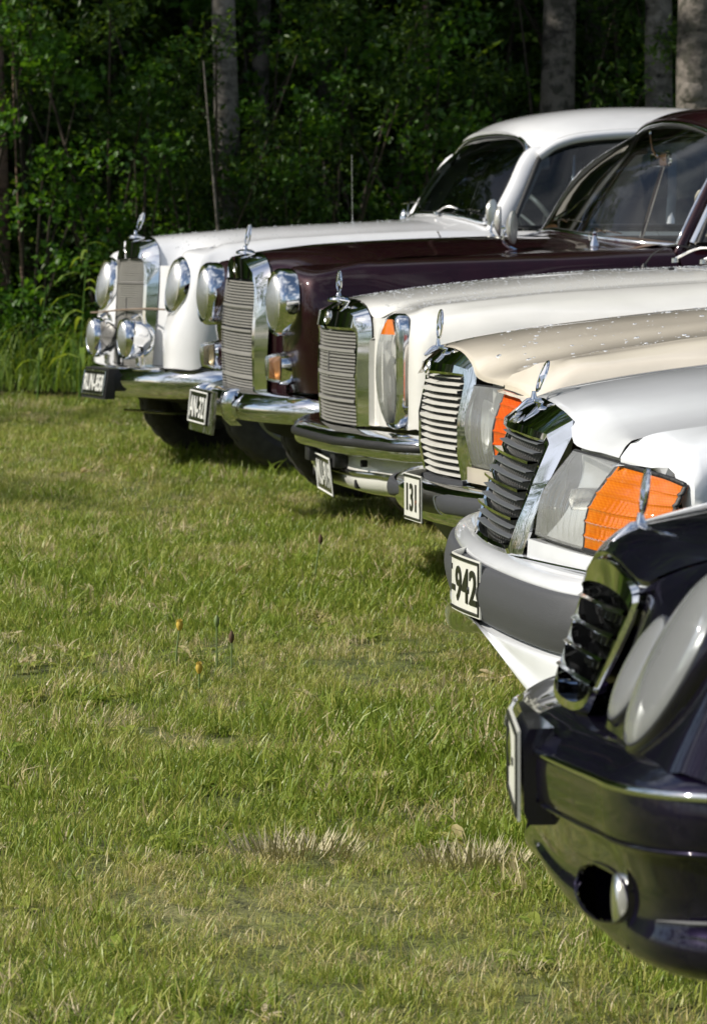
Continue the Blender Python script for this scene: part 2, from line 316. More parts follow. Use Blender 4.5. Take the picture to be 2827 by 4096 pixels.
def scatter(name, P, rot, scl, tint, var, mesh_col):
    me = bpy.data.meshes.new(name); me.from_pydata(P.tolist(), [], [])
    for nm, ty, arr in (('rot', 'FLOAT_VECTOR', rot), ('scl', 'FLOAT', scl), ('tint', 'FLOAT', tint), ('var', 'INT', var)):
        a = me.attributes.new(nm, ty, 'POINT'); a.data.foreach_set('vector' if ty == 'FLOAT_VECTOR' else 'value', np.asarray(arr).ravel())
    ob = bpy.data.objects.new(name, me); COL.objects.link(ob)
    ng = bpy.data.node_groups.new(name+'_nodes', 'GeometryNodeTree'); ng.interface.new_socket('Geometry', in_out='INPUT', socket_type='NodeSocketGeometry'); ng.interface.new_socket('Geometry', in_out='OUTPUT', socket_type='NodeSocketGeometry')
    N = ng.nodes.new; gi, go = N('NodeGroupInput'), N('NodeGroupOutput'); ip = N('GeometryNodeInstanceOnPoints'); ci = N('GeometryNodeCollectionInfo'); ci.inputs[0].default_value = mesh_col; ci.inputs[1].default_value = True; ci.inputs[2].default_value = True
    m2p = N('GeometryNodeMeshToPoints')
    def at(nm, ty): q = N('GeometryNodeInputNamedAttribute'); q.data_type = ty; q.inputs[0].default_value = nm; return q.outputs[0]
    K = ng.links.new; K(gi.outputs[0], m2p.inputs[0]); K(m2p.outputs[0], ip.inputs['Points']); K(ci.outputs[0], ip.inputs['Instance']); ip.inputs['Pick Instance'].default_value = True
    K(at('var', 'INT'), ip.inputs['Instance Index']); e2r = N('FunctionNodeEulerToRotation'); K(at('rot', 'FLOAT_VECTOR'), e2r.inputs[0]); K(e2r.outputs[0], ip.inputs['Rotation']); K(at('scl', 'FLOAT'), ip.inputs['Scale']); K(ip.outputs[0], go.inputs[0])
    md = ob.modifiers.new('scatter', 'NODES'); md.node_group = ng; return ob
def vnoise(x, y, s, seed=0):
    from mathutils import noise as mn
    return np.array([mn.noise((a*s+seed*7.1, b_*s-seed*3.3, seed*1.7)) for a, b_ in zip(x, y)])
def lawn_points(x0, x1, y0, y1, dens):
    n = int((x1-x0)*(y1-y0)*dens); return RNG.uniform(x0, x1, n), RNG.uniform(y0, y1, n)
parts_ = []
for (x0, x1, y0, y1, dens, sk) in ((-2.6, 1.7, 4.2, 9.4, 420, 1.0), (-3.6, 2.6, 9.4, 14.4, 330, 1.0), (-4.6, 4, 14.4, 22.6, 200, 1.05), (1.7, 6, 3, 14, 50, 1.3), (-8, -2.6, 3, 14, 60, 1.3), (-12, -4.6, 14, 22.6, 40, 1.4), (-12, 12, -6, 3.5, 16, 1.9)):
    x, y = lawn_points(x0, x1, y0, y1, dens); parts_.append(np.stack([x, y, np.full(len(x), sk)], 1))
P = np.vstack(parts_); x, y, sk = P.T; big, mid_, fine = vnoise(x, y, .38, 1), vnoise(x, y, 1.5, 2), vnoise(x, y, 5.5, 3)
lush = .5+.55*big+.42*mid_+.28*fine
for cx, cy, rx, ry in ((-.11, 7.2, .16, .10), (.21, 7.12, .12, .10), (-.30, 8.6, .2, .14)): lush -= .8*np.exp(-(((x-cx)/rx)**2+((y-cy)/ry)**2))
keep = RNG.random(len(x)) < np.clip(.62+.55*lush, .35, 1); x, y, sk, lush = x[keep], y[keep], sk[keep], lush[keep]; n_ = len(x)
tint = np.clip(.40-.58*lush+.16*RNG.normal(size=n_), -.02, .75)
var = np.where(lush > .62, RNG.choice([0, 2, 2, 6, 0, 2, 5], n_), np.where(lush > .3, RNG.choice([0, 1, 1, 3, 2, 4, 0, 1, 2, 3, 4, 0, 5], n_), RNG.choice([1, 3, 3, 4, 4, 0], n_)))
tint = np.where((var == 5) | (var == 7), np.minimum(tint, .12), tint); tint = np.where(RNG.random(n_) < .11, RNG.uniform(.5, .8, n_), tint)
scl = sk*(.62+.5*np.clip(lush, 0, 1))*RNG.uniform(.75, 1.25, n_)
rot = np.stack([RNG.normal(0, .12, n_), RNG.normal(0, .12, n_), RNG.uniform(0, 6.283, n_)], 1)
gs = scatter('grass', np.stack([x, y, np.full(n_, -.055)], 1), rot, scl, tint, var, tc_); tag(gs, kind='stuff')
# pale dead tussocks in the lawn
for cx, cy, s_ in ((-.11, 7.18, 1.), (.22, 7.08, .95)):
    rng = np.random.default_rng(int(abs(cx*100))); V = []; F = []; C = []
    for k in range(260):
        a = rng.random()*6.283; rr = math.sqrt(rng.random()); px, py = cx+.125*s_*rr*math.cos(a), cy+.085*s_*rr*math.sin(a); h = (.03+.032*rng.random())*s_*(1.2-.6*rr); d = a+rng.normal()*.7; fl = h*(.3+.7*rr); b0 = len(V); wd = .0022
        for u in (0, .6): V += [(px+math.cos(d)*fl*u-math.sin(d)*wd/2, py+math.sin(d)*fl*u+math.cos(d)*wd/2, h*u), (px+math.cos(d)*fl*u+math.sin(d)*wd/2, py+math.sin(d)*fl*u-math.cos(d)*wd/2, h*u)]
        V.append((px+math.cos(d)*fl, py+math.sin(d)*fl, h)); F += [(b0, b0+1, b0+3, b0+2), (b0+2, b0+3, b0+4)]
    MATS.get('straw') or plain('straw', (.44, .39, .23), .6, var=.3)
    ms_ = MB(); ms_.add(np.array(V)-np.array((0, 0, .04)), F); tag(ms_.build('dead_grass', 'straw', angle=180), kind='stuff')

# --- leaves and trees
def leaf_cloud(n, shape, size, seed, maple=False, elong=1.7):
    """n folded leaves at points given by shape(rng)"""
    rng = np.random.default_rng(seed); V = []; F = []; C = []
    for k in range(n):
        p = np.array(shape(rng)); s = size*(.6+.7*rng.random()); yaw = rng.random()*6.283; pitch = rng.normal()*.55-.35; q = Matrix.Rotation(yaw, 3, 'Z') @ Matrix.Rotation(pitch, 3, 'Y') @ Matrix.Rotation(rng.normal()*.5, 3, 'X'); q = np.array(q)
        if maple: o_ = [(0, 0, 0), (.25, .42, .05), (.5, .30, .02), (.62, .62, .08), (.78, .28, .0), (1.15, 0, -.12), (.78, -.28, 0), (.62, -.62, .08), (.5, -.30, .02), (.25, -.42, .05)]
        else: o_ = [(0, 0, 0), (.4*elong, .38, .07), (.75*elong, .26, .03), (1*elong, 0, -.12), (.75*elong, -.26, .03), (.4*elong, -.38, .07)]
        b0 = len(V); pts = np.array(o_)*s @ q.T+p; V += pts.tolist(); v = rng.random()**1.5; C += [v]*len(o_); h = len(o_)//2
        F += [tuple(range(b0, b0+h+1)), tuple([b0]+list(range(b0+h, b0+len(o_))))]
    return V, F, C
def leaf_mesh(name, mat, V, F, C):
    me = bpy.data.meshes.new(name); me.from_pydata(V, [], F); a = me.attributes.new('vary', 'FLOAT', 'POINT'); a.data.foreach_set('value', C); me.materials.append(MATS[mat]); return me
def clumps(rng_seed, boxr, k, r):
    rg = np.random.default_rng(rng_seed); cs = rg.uniform(-1, 1, (k, 3))*np.array(boxr); rs = r*rg.uniform(.5, 1.2, k)
    def f(rng):
        i = rng.integers(k); d = rng.normal(size=3); d /= np.linalg.norm(d); return cs[i]+d*rs[i]*rng.random()**.5*np.array((1, 1, .7))
    return f, cs
def bush_mesh(seed, wx, wy, h, n, size, maple, mat):
    f, cs = clumps(seed, (wx*.8, wy*.8, h*.46), 26, .36*max(wx, wy)); g_ = lambda r_: (lambda p: (p[0], p[1], max(.05, p[2]+h*.5)))(f(r_))
    return leaf_mesh('foliage', mat, *leaf_cloud(n, g_, size, seed, maple)), cs+np.array((0, 0, h*.5))
def stems_mesh(cs, seed, r0, mat):
    m = MB(); rg = np.random.default_rng(seed)
    for q in cs[::3]: m.tube([(rg.normal()*.05, rg.normal()*.05, -.05), (q[0]*.4, q[1]*.4, q[2]*.55), tuple(q)], [r0, r0*.7, r0*.3], 6, smooth=3)
    return m.mesh('stem', 'stem_bark', 60)
BUSH = []
for sd_, (wx, wy, h, n, size, mp_, mt) in enumerate(((.9, .7, 2.4, 3600, .034, False, 'leaf_dark'), (.8, .8, 1.7, 3000, .030, False, 'leaf_dark'), (1.0, .7, 3.4, 2300, .062, True, 'leaf_maple'), (.9, .8, 2.9, 4200, .033, False, 'leaf_dark'), (.7, .6, 1.2, 2000, .036, False, 'leaf_maple'))):
    fm_, cs_ = bush_mesh(40+sd_, wx, wy, h, n, size, mp_, mt); BUSH.append((fm_, stems_mesh(cs_, sd_, .018, 'grey_bark')))
LB = {'tall': 'tall dark leafy bush growing at the shaded forest edge', 'low': 'low bright green bush at the foot of the forest edge', 'maple': 'broad-leaved young maple hanging over the forest edge'}
def bush(kind, x, y, s, rz, z=-.03, sz=None):
    f, st = BUSH[kind]; nm = {0: 'tall', 1: 'low', 2: 'maple', 3: 'tall', 4: 'low'}[kind]
    r_ = empty({'tall': 'forest_bush', 'low': 'low_bush', 'maple': 'young_maple'}[nm], (x, y, z), (0, 0, rz)); r_.scale = (s, s, sz or s); tag(r_, LB[nm], {'maple': 'young tree'}.get(nm, 'bush'), {'tall': 'tall bushes along the forest edge', 'low': 'low bushes along the forest edge', 'maple': 'young maples along the forest edge'}[nm])
    link('foliage', f, r_); link('stem', st, r_)
rb = np.random.default_rng(3)
for k in range(13):   # first rank
    x = -4.6+k*.75+rb.normal()*.15; bush([3, 0, 1, 0, 3, 1][k % 6], x, 23.7+rb.random()*.7, .75+.3*rb.random(), rb.random()*6)
for k in range(12):
    x = -5+k*.9+rb.normal()*.2; bush([0, 3, 2][k % 3], x, 25.6+rb.random()*.8, .95+.35*rb.random(), rb.random()*6)
for k in range(11): bush([3, 0][k % 2], -5.5+k*1.1+rb.normal()*.2, 27.9+rb.random(), 1.25+.3*rb.random(), rb.random()*6)
for x, y, s, z in ((-1.95, 23.4, .62, .75), (-1.3, 23.6, .55, 1.05), (-.35, 23.9, .5, 1.2), (.45, 24.2, .6, .85), (-2.5, 23.2, .6, .3)): bush(2, x, y, s, rb.random()*6, z*.0-.03, s*1.15)
for k in range(20): bush([3, 0, 2][k % 3], -13.5+k*.62+rb.normal()*.3, 26.2-.0*k+rb.random()*2.6-(1.6 if k < 9 else 0), 1.5+.5*rb.random(), rb.random()*6, sz=1.9+.5*rb.random())
for k in range(9): bush([3, 0, 2][k % 3], 2.2+k*1.1+rb.normal()*.3, 26.4+rb.random()*2, 1.4+.4*rb.random(), rb.random()*6, sz=1.7)
for x, y, s in ((-.95, 23.8, .72), (-.55, 24.0, .6), (-.85, 24.1, .85)): bush(3 if s > .8 else 0, x, y, s, rb.random()*6)
for x, y, s in ((-2.9, 22.9, .55), (-1.9, 23.2, .5), (.6, 23.4, .6), (2.6, 23.5, .6)): bush(4, x, y, s, rb.random()*6)

def trunk_mesh(r0, h, seed, lean=(0, 0), knots=0, sides_=14):
    rg = np.random.default_rng(seed); rows = []
    for z in np.linspace(-.1, h, 22):
        f = z/h; r_ = r0*(1-.75*max(f, 0))*(1+.35*math.exp(-max(z, 0)*4)); ox, oy = lean[0]*f+.03*math.sin(z*1.1+seed), lean[1]*f+.03*math.cos(z*.9+seed)
        rows.append([(ox+r_*math.cos(a)*(1+.05*math.sin(3*a+z*2)+.04*rg.normal()), oy+r_*math.sin(a)*(1+.05*math.cos(2*a-z)), z) for a in np.arange(sides_)*2*math.pi/sides_])
    m = MB(); m.quads(np.array(rows), cv=True)
    for k in range(knots):
        a = rg.uniform(3.6, 6.0); z = rg.uniform(.8, 3.2); c_ = np.array((r0*.98*math.cos(a), r0*.98*math.sin(a), z)); m.lathe([(.001, .02), (.03, .026), (.06, .015), (.085, -.03)], c_, (math.cos(a), math.sin(a), 0), 12)
    return m
CROWN = []
for sd_, (n, size, rx, h) in enumerate(((4200, .13, 2.6, 5.2), (3800, .14, 2.2, 4.6))):
    f, cs_ = clumps(70+sd_, (rx*.75, rx*.75, h*.8), 34, rx*.42); CROWN.append((leaf_mesh('crown', 'leaf_dark', *leaf_cloud(n, f, size, 90+sd_)), cs_))
def tree(name, label, x, y, r0, h, mat, seed, crown=0, cz=None, cs=1., lean=(0, 0), knots=0, group=None, cat='tree', tl_=None):
    r_ = empty(name, (x, y, -.03)); tag(r_, label, cat, group)
    tm = trunk_mesh(r0, h, seed, lean, knots); top = h*.75
    rg = np.random.default_rng(seed)
    if crown is not None:
        cme, cl = CROWN[crown]; cz = cz or h*.74
        for q in cl[::5]: tm.tube([(lean[0]*.6, lean[1]*.6, cz-cs*2.6), (lean[0]*.7+q[0]*cs*.5, lean[1]*.7+q[1]*cs*.5, cz+q[2]*cs*.4-.3), (lean[0]+q[0]*cs, lean[1]+q[1]*cs, cz+q[2]*cs)], [r0*.4, r0*.22, r0*.08], 6, smooth=2)
    tm.build('trunk', mat, r_, angle=60)
    if crown is not None: o_ = link('crown', cme, r_, (lean[0], lean[1], cz)); o_.scale = (cs, cs, cs); o_.rotation_euler = (0, 0, rg.random()*6)
    return r_
tree('birch_tree', 'pale birch trunk with black patches standing behind the white hood of the farthest car', -.80, 24.4, .085, 13, 'birch_bark', 1, 0)
tree('birch_tree', 'smooth pale birch trunk just left of the thick rough trunk', 1.98, 25.0, .095, 14, 'birch_bark', 2, 1)
tree('grey_tree', 'thick rough mottled trunk with knots at the right edge of the forest', 2.06, 23.0, .135, 14, 'grey_bark', 3, 0, knots=6)
tree('grey_tree', 'broad grey trunk rising behind the roof of the white car', 1.33, 25.2, .125, 13, 'grey_bark', 4, 1, knots=1)
tree('grey_tree', 'dark trunk half hidden between the broad grey trunk and the smooth birch', 1.75, 28.5, .10, 12, 'grey_bark', 5, 0)
tree('pine_tree', 'thin straight reddish trunk in the middle of the forest edge', .46, 26.0, .022, 9, 'red_bark', 6, None)
tree('pine_tree', 'pinkish brown trunk at the left edge of the forest', -2.26, 24.8, .040, 11, 'red_bark', 7, 1)
tree('dead_sapling', 'thin leaning bare sapling standing in front of the black-patched birch', -.76, 22.9, .014, 1.95, 'grey_bark', 8, None, lean=(-.10, .0), cat='sapling')
tree('dead_sapling', 'thin bare stem beside the pinkish brown trunk', -1.97, 23.4, .012, 2.2, 'red_bark', 9, None, lean=(-.05, 0), cat='sapling')
tree('grey_tree', 'slim dark trunk close behind the black-patched birch', -.62, 26.5, .07, 12, 'grey_bark', 10, 0)
TL = 'tall leafy tree of the forest belt round the lawn'; TG = 'trees of the forest belt'
for k, (x, y, h, s) in enumerate(((-4.2, 25.4, 12, 1.), (-6.5, 24, 13, 1.05), (-9.6, 25.4, 13, 1.0), (-12.5, 25.6, 13, 1.), (3.9, 25.6, 12, 1.), (6.2, 25.5, 13, 1.), (8.8, 26, 12, 1.), (-3.0, 28.5, 14, 1.1), (-.2, 29.2, 14, 1.1), (2.8, 29.2, 14, 1.1), (5.4, 29.5, 13, 1.1),
    (-7.6, 27.5, 14, 1.1), (-15.5, 25.2, 14, 1.1), (-17.5, 18.2, 12, 1.), (-17, 13.5, 11, 1.), (-19, 9, 10, 1.), (-20.5, 4.5, 10, 1.), (-21, 0, 9.5, 1.), (-22, -4.5, 10, 1.), (-22, -9.5, 10, 1.), (-20, -15, 10, 1.), (11.5, 27, 13, 1.1), (14.5, 27, 13, 1.1))):
    tree('forest_tree', TL, x, y, .12, h, 'grey_bark', 20+k, k % 2, cs=s, group=TG)
def hedge_wall(x0, x1, y0, y1, n):   # undergrowth of the belt to the left, one mass nobody could count
    V, F, C = leaf_cloud(n, lambda r_: (lambda u: (x0+(x1-x0)*u+r_.normal()*.9, y0+(y1-y0)*u+r_.normal()*.6, abs(r_.normal())*1.6+.1))(r_.random()), .17, 5); return V, F, C
V, F, C = hedge_wall(-14, -21.5, 18.5, 3, 5200); V2, F2, C2 = hedge_wall(-21.5, -23, 3, -16, 5200)
o_ = link('undergrowth', leaf_mesh('undergrowth', 'leaf_dark', V+V2, F+[tuple(i+len(V) for i in f) for f in F2], C+C2)); tag(o_, kind='stuff')
V, F, C = leaf_cloud(15000, lambda r_: (r_.uniform(-17, 16), 30.6+r_.random()*1.8, 11*r_.random()**.85), .26, 6)
o_ = link('far_woods', leaf_mesh('far_woods', 'leaf_dark', V, F, C)); tag(o_, kind='stuff')
m = MB(); m.grid(np.array([[(x, 33+.3*math.sin(x), z) for z in (-.5, 5, 12)] for x in np.linspace(-26, 26, 14)]), 2, 2); plain('forest_dark', (.012, .018, .008), .95, var=.4); o_ = m.build('forest_backdrop', 'forest_dark', angle=180); tag(o_, kind='structure')  # upright dark sheet added behind the woods to block sky and deepen shade

# --- unmown strip below the trees
rw = np.random.default_rng(12); V = []; F = []; C = []
for k in range(7000):
    x = rw.uniform(-5.5, 5); y = 22.3+abs(rw.normal())*.55+.15*math.sin(x*2.1); h = (.10+.36*rw.random()**1.3)*(1.2 if x < -1.2 else .85); d = rw.random()*6.283; fl = h*(.25+.6*rw.random()); wd = .004+.006*rw.random(); tw = d+1.57; b0 = len(V); v = rw.random()
    for u, ww in ((0, .7), (.4, 1), (.75, .7)):
        for s in (-.5, .5): V.append((x+math.cos(d)*fl*u*u+s*wd*ww*math.cos(tw), y+math.sin(d)*fl*u*u+s*wd*ww*math.sin(tw), h*u*(1-.2*u))); C.append(v)
    V.append((x+math.cos(d)*fl, y+math.sin(d)*fl, h*.78)); C.append(v); F += [(b0, b0+1, b0+3, b0+2), (b0+2, b0+3, b0+5, b0+4), (b0+4, b0+5, b0+6)]
o_ = link('tall_grass', leaf_mesh('tall_grass', 'weed_green', V, F, C)); tag(o_, kind='stuff')
def weed(x, y, h, label, seed, nl=13):
    rg = np.random.default_rng(seed); r_ = empty('tall_weed', (x, y, 0)); tag(r_, label, 'weed plant'); m = MB(); m.tube([(0, 0, -.02), (.02, .0, h*.5), (.05, .01, h)], [.006, .005, .002], 6, smooth=4); m.build('stem', 'weed_green', r_)
    V = []; F = []; C = []
    for k in range(nl):
        f = .2+.8*k/(nl-1); a = k*2.4; ln = h*(.42-.22*f); wd = ln*.055; b0 = len(V); bx = .05*f
        for u, ww in ((0, .3), (.35, 1), (.7, .8)):
            for s in (-1, 1): V.append((bx+math.cos(a)*ln*u-math.sin(a)*wd*ww*s, math.sin(a)*ln*u+math.cos(a)*wd*ww*s, h*f+ln*(.5*u-.75*u*u)))
        V.append((bx+math.cos(a)*ln, math.sin(a)*ln, h*f-.3*ln)); C += [.4+.5*rg.random()]*7; F += [(b0, b0+1, b0+3, b0+2), (b0+2, b0+3, b0+5, b0+4), (b0+4, b0+5, b0+6)]
    link('leaves', leaf_mesh('leaves', 'weed_green', V, F, C), r_)
weed(-1.55, 21.9, .86, 'tallest weed with drooping narrow leaves left of the fog lamps of the farthest car', 1, 17); weed(-1.78, 21.8, .62, 'shorter weed stalk with few leaves at the far left of the unmown strip', 2, 8); weed(-1.36, 22.0, .66, 'curling weed close to the round headlamp of the farthest car', 3, 12)

# --- across the lawn, behind the camera: red-roofed house and trees that show in the chrome
plain('house_wall', (.33, .32, .30), .8, bs=.2); plain('house_roof', (.26, .055, .045), .8, bs=.4, bscale=20); plain('house_trim', (.7, .7, .68), .6); plain('house_glass', (.03, .035, .04), .12)
h_ = empty('house', (14, -44, 0), (0, 0, .15)); tag(h_, 'grey house with a red pitched roof across the lawn', 'house')
m = MB(); m.box((0, 0, 1.7), (17, 8, 3.6)); m.build('wall', 'house_wall', h_)
m = MB(); m.prism([(-9.2, -4.8, 3.4), (-9.2, 0, 6.2), (-9.2, 4.8, 3.4)], (18.4, 0, 0)); rf = m.build('roof', 'house_roof', h_); m = MB(); m.box((3, .5, 6.4), (.9, .9, 1.5)); m.build('chimney', 'house_wall', rf)
for k in range(5):
    m = MB(); m.box((-6.4+k*3.2, 4.03, 1.8), (1.3, .1, 1.3), .02); wi = m.build('window', 'house_trim', h_); m = MB(); m.box((-6.4+k*3.2, 4.07, 1.8), (1.1, .08, 1.1)); m.build('pane', 'house_glass', wi)
V, F, C = leaf_cloud(9000, lambda r_: (r_.uniform(-62, 62), -54-r_.random()*4, .2+9.5*r_.random()**.9), .42, 8)
o_ = link('far_woods', leaf_mesh('far_woods', 'leaf_dark', V, F, C)); tag(o_, kind='stuff')
for k, (x, y, h, s) in enumerate(((-24, -46, 13, 1.2), (-31, -40, 13, 1.2), (-38, -34, 13, 1.2), (8, -56, 15, 1.3), (34, -50, 14, 1.3), (48, -40, 14, 1.3), (-6, -38, 12, 1.1), (-1.5, -42, 13, 1.2), (27, -40, 13, 1.2), (33, -36, 12, 1.2), (4, -52, 15, 1.3), (20, -54, 15, 1.3), (40, -28, 13, 1.2), (-12, -36, 12, 1.1), (-17, -30, 11, 1.1), (46, -18, 13, 1.2))):
    tree('field_tree', 'leafy tree near the red-roofed house across the lawn', x, y, .2, h, 'grey_bark', 60+k, k % 2, cs=s, group='trees across the lawn', cz=h*.5)
# ------------------------------------------------------------------ parts shared by all cars (local axes: x back from the nose, -y = side facing the camera, z up)
def ornament(root, x, z, rad, lean, base='cap', lift=.03):
    m = MB()
    if base == 'cap':      # oval cap plate with a small pedestal and two short wings
        m.lathe([(.001, .016), (.02, .015), (.033, .009), (.036, .003), (.033, -.003)], (x, 0, z), (0, 0, 1), 20, ey=1.25)
        m.tube([(x-.02, -.02, z+.006), (x+.03, -.075, z-.004)], [.007, .003], 8); m.tube([(x-.02, .02, z+.006), (x+.03, .075, z-.004)], [.007, .003], 8)
        m.lathe([(.014, .012), (.008, .02), (.006, lift)], (x, 0, z), (0, 0, 1), 12)
    else:
        m.tube([(x-.035, 0, z-.020), (x-.01, 0, z-.001), (x+.015, 0, z+.003)], [.004, .008, .004], 10, smooth=3)
        m.tube([(x, -.002, z+.001), (x+.012, -.028, z-.002), (x+.022, -.050, z-.005)], [.004, .004, .0015], 8, smooth=3)
        m.tube([(x, .002, z+.001), (x+.012, .028, z-.002), (x+.022, .050, z-.005)], [.004, .004, .0015], 8, smooth=3)
        m.lathe([(.009, 0), (.006, .008), (.004, lift)], (x, 0, z), (0, 0, 1), 10)
    o = m.build('hood_ornament', 'chrome', root)
    s = MB(); c = np.array((0, 0, lift+rad)); ring = [c+np.array((0, math.cos(a)*rad, math.sin(a)*rad)) for a in np.arange(28)*2*math.pi/28]
    s.tube(ring, .0029, 8, closed=True, up=(1, 0, 0))
    for k in range(3):
        a = math.pi/2+k*2*math.pi/3; s.tube([c, c+np.array((0, math.cos(a)*rad, math.sin(a)*rad))], [.0062, .0014], 4, up=(1, 0, 0))
    s.v = [np.vstack(s.v)]; V = s.v[0]; V[:, 0] += V[:, 2]*lean; s.v = [V+np.array((x, 0, z))]
    s.build('star', 'chrome', o)
    return o
def badge(parent, x, z, r, lean):
    m = MB(); m.lathe([(r, .004), (r, -.002), (r*.8, -.006), (r*.7, -.003), (.001, -.004)], (x, 0, z), (1, 0, 0), 18, tilt=lean); m.build('badge', 'dull_chrome', parent)
def text_mesh(txt, wd, ht, bold=.014):
    cu = bpy.data.curves.new('letters', 'FONT'); cu.body = txt; cu.offset = bold; cu.extrude = .02; cu.resolution_u = 3
    ob = bpy.data.objects.new('letters', cu); COL.objects.link(ob); dg = bpy.context.evaluated_depsgraph_get()
    me = bpy.data.meshes.new_from_object(ob.evaluated_get(dg)); bpy.data.objects.remove(ob)
    V = np.array([v.co[:] for v in me.vertices]); F = [tuple(p.vertices) for p in me.polygons]; bpy.data.meshes.remove(me)
    lo, hi = V.min(0), V.max(0); V = (V-(lo+hi)/2)/(hi-lo); V[:, 0] *= wd; V[:, 1] *= ht; V[:, 2] *= .002
    return V, F
def plate(root, x, z, wd, ht, txt, tw, th, fg, bgm, border, bend=lambda u: 0*u, tilt=0., u0=0., toff=0., frame=None, back=None, name='number_plate', yc=0.):
    def put(V):
        V = np.asarray(V, float); u, v, d = V[:, 0], V[:, 1], V[:, 2]
        return np.stack([x-d+bend(u)+v*tilt, yc-u, z+v], 1)
    def rrect(w_, h_, r, d):
        o = []
        for cx, cy, a0 in ((w_/2-r, h_/2-r, 0), (-w_/2+r, h_/2-r, 90), (-w_/2+r, -h_/2+r, 180), (w_/2-r, -h_/2+r, 270)):
            o += [(cx+r*math.cos(R(a)), cy+r*math.sin(R(a)), d) for a in (a0, a0+30, a0+60, a0+90)]
        return o
    def slab(w_, h_, d0, d1, nseg=10):
        us = np.linspace(-w_/2, w_/2, nseg+1); m = MB()
        m.quads(put(np.array([[(u, s, d1) for s in (-h_/2, h_/2)] for u in us]).reshape(-1, 3)).reshape(nseg+1, 2, 3))
        m.quads(put(np.array([[(u, s, d0) for s in (-h_/2, h_/2)] for u in us]).reshape(-1, 3)).reshape(nseg+1, 2, 3))
        rim = [(u, -h_/2) for u in us]+[(u, h_/2) for u in us[::-1]]
        m.quads(np.stack([put([(a, b, d0) for a, b in rim]), put([(a, b, d1) for a, b in rim])]), cv=True); return m
    p = slab(wd, ht, -.002, .0015).build(name, bgm, root, angle=30)
    us = np.linspace(-1, 1, 13); m = MB(); b = border
    pts = [(a*(wd/2-b), ht/2-b) for a in us[::-1]]+[(-(wd/2-b), a*(ht/2-b)) for a in (.5, 0, -.5)]+[(a*(wd/2-b), -(ht/2-b)) for a in us]+[(wd/2-b, a*(ht/2-b)) for a in (-.5, 0, .5)]
    m.tube(put([(a, c, .0022) for a, c in pts]), .0032, 6, closed=True, up=(1, .01, 0)); m.build('plate_border', frame or fg, p)
    V, F = text_mesh(txt, tw, th); V[:, 0] += toff; V[:, 2] += .0028
    t = MB(); t.add(put(V), F); t.build('letters', fg, p)
    if back:
        bw, bh, d, mat, off = back; q = slab(bw, bh, -.003-d, -.003); q.v = [a+np.array((0, off[0], off[1])) for a in q.v]; q.build('plate_holder', mat, root, angle=30)
    return p
def lamp_round(root, name, c, r, depth, tilt=0., glass='old_lamp_glass', bulge=.03, body=None):
    x, y, z = c; m = MB()
    m.lathe([(r*.80, .004), (r*.83, -.006), (r*.90, -.010), (r*.985, .004), (r*1.0, .018), (r*.995, depth*.75), (r*.96, depth), (r*.93, depth)], c, (1, 0, 0), 40, tilt=tilt)
    o = m.build(name, 'chrome', root, angle=50)
    g = MB(); g.lathe([(r*.82*math.sin(a), -bulge*math.cos(a)+.002) for a in np.linspace(0.001, math.pi/2, 9)], c, (1, 0, 0), 40, tilt=tilt); g.build('lens', glass, o, angle=180)
    f = MB(); f.lathe([(r*.80*math.sin(a), .075*math.cos(a)+.004) for a in np.linspace(0.25, math.pi/2, 8)], c, (1, 0, 0), 32, tilt=tilt); f.build('reflector', 'reflector', o, angle=180)
    bl = MB(); bl.lathe([(.001, -.012), (.012, -.006), (.012, .06)], c, (1, 0, 0), 12, tilt=tilt); bl.build('bulb', 'dull_chrome', o)
    if body:
        bm_ = MB(); bm_.lathe([(r*.95, depth*.6), (r*.9, depth+.02), (r*.6, depth+body*.7), (r*.15, depth+body), (.001, depth+body)], c, (1, 0, 0), 32, tilt=tilt); bm_.build('lamp_bowl', 'chrome', o, angle=60)
    return o
TYRES = {}
def wheel(root, x, y, rad, wid):
    key = (rad, wid)
    if key not in TYRES:
        h = wid/2; t = MB()
        prof = [(rad*.62, -h*.7), (rad*.72, -h*.98), (rad*.86, -h), (rad*.95, -h*.86), (rad*.985, -h*.72), (rad, -h*.5), (rad, -h*.34), (rad*.975, -h*.30), (rad*.975, -h*.22), (rad, -h*.18), (rad, h*.18), (rad*.975, h*.22), (rad*.975, h*.30), (rad, h*.34), (rad, h*.5), (rad*.985, h*.72), (rad*.95, h*.86), (rad*.86, h), (rad*.72, h*.98), (rad*.62, h*.7)]
        t.lathe(prof, (0, 0, 0), (0, 1, 0), 120, mod=lambda k, hh, r: (.982 if (k % 4 == 0 and r > rad*.97 and abs(hh) > .3*h) else 1.))
        rm = MB(); rm.lathe([(rad*.66, -h*.72), (rad*.60, -h*.80), (rad*.57, -h*.5), (rad*.42, -h*.42), (rad*.40, -h*.55), (rad*.2, -h*.78), (.001, -h*.82)], (0, 0, 0), (0, 1, 0), 36)
        rm.lathe([(rad*.66, h*.72), (rad*.58, h*.5), (rad*.5, h*.2), (.001, h*.1)], (0, 0, 0), (0, 1, 0), 36)
        TYRES[key] = (t.mesh('tyre', 'tyre_rubber', 30), rm.mesh('rim', 'rim_steel', 40))
    te, ri = TYRES[key]
    wo = link('wheel', te, root, (x, y, rad-.05)); link('rim', ri, wo)
    if y > 0: wo.rotation_euler = (0, 0, math.pi)
    return wo
def fcurve(keys):
    k = sorted(keys); xs = [a for a, b in k]; ys = [b for a, b in k]
    return lambda x: float(np.interp(x, xs, ys))
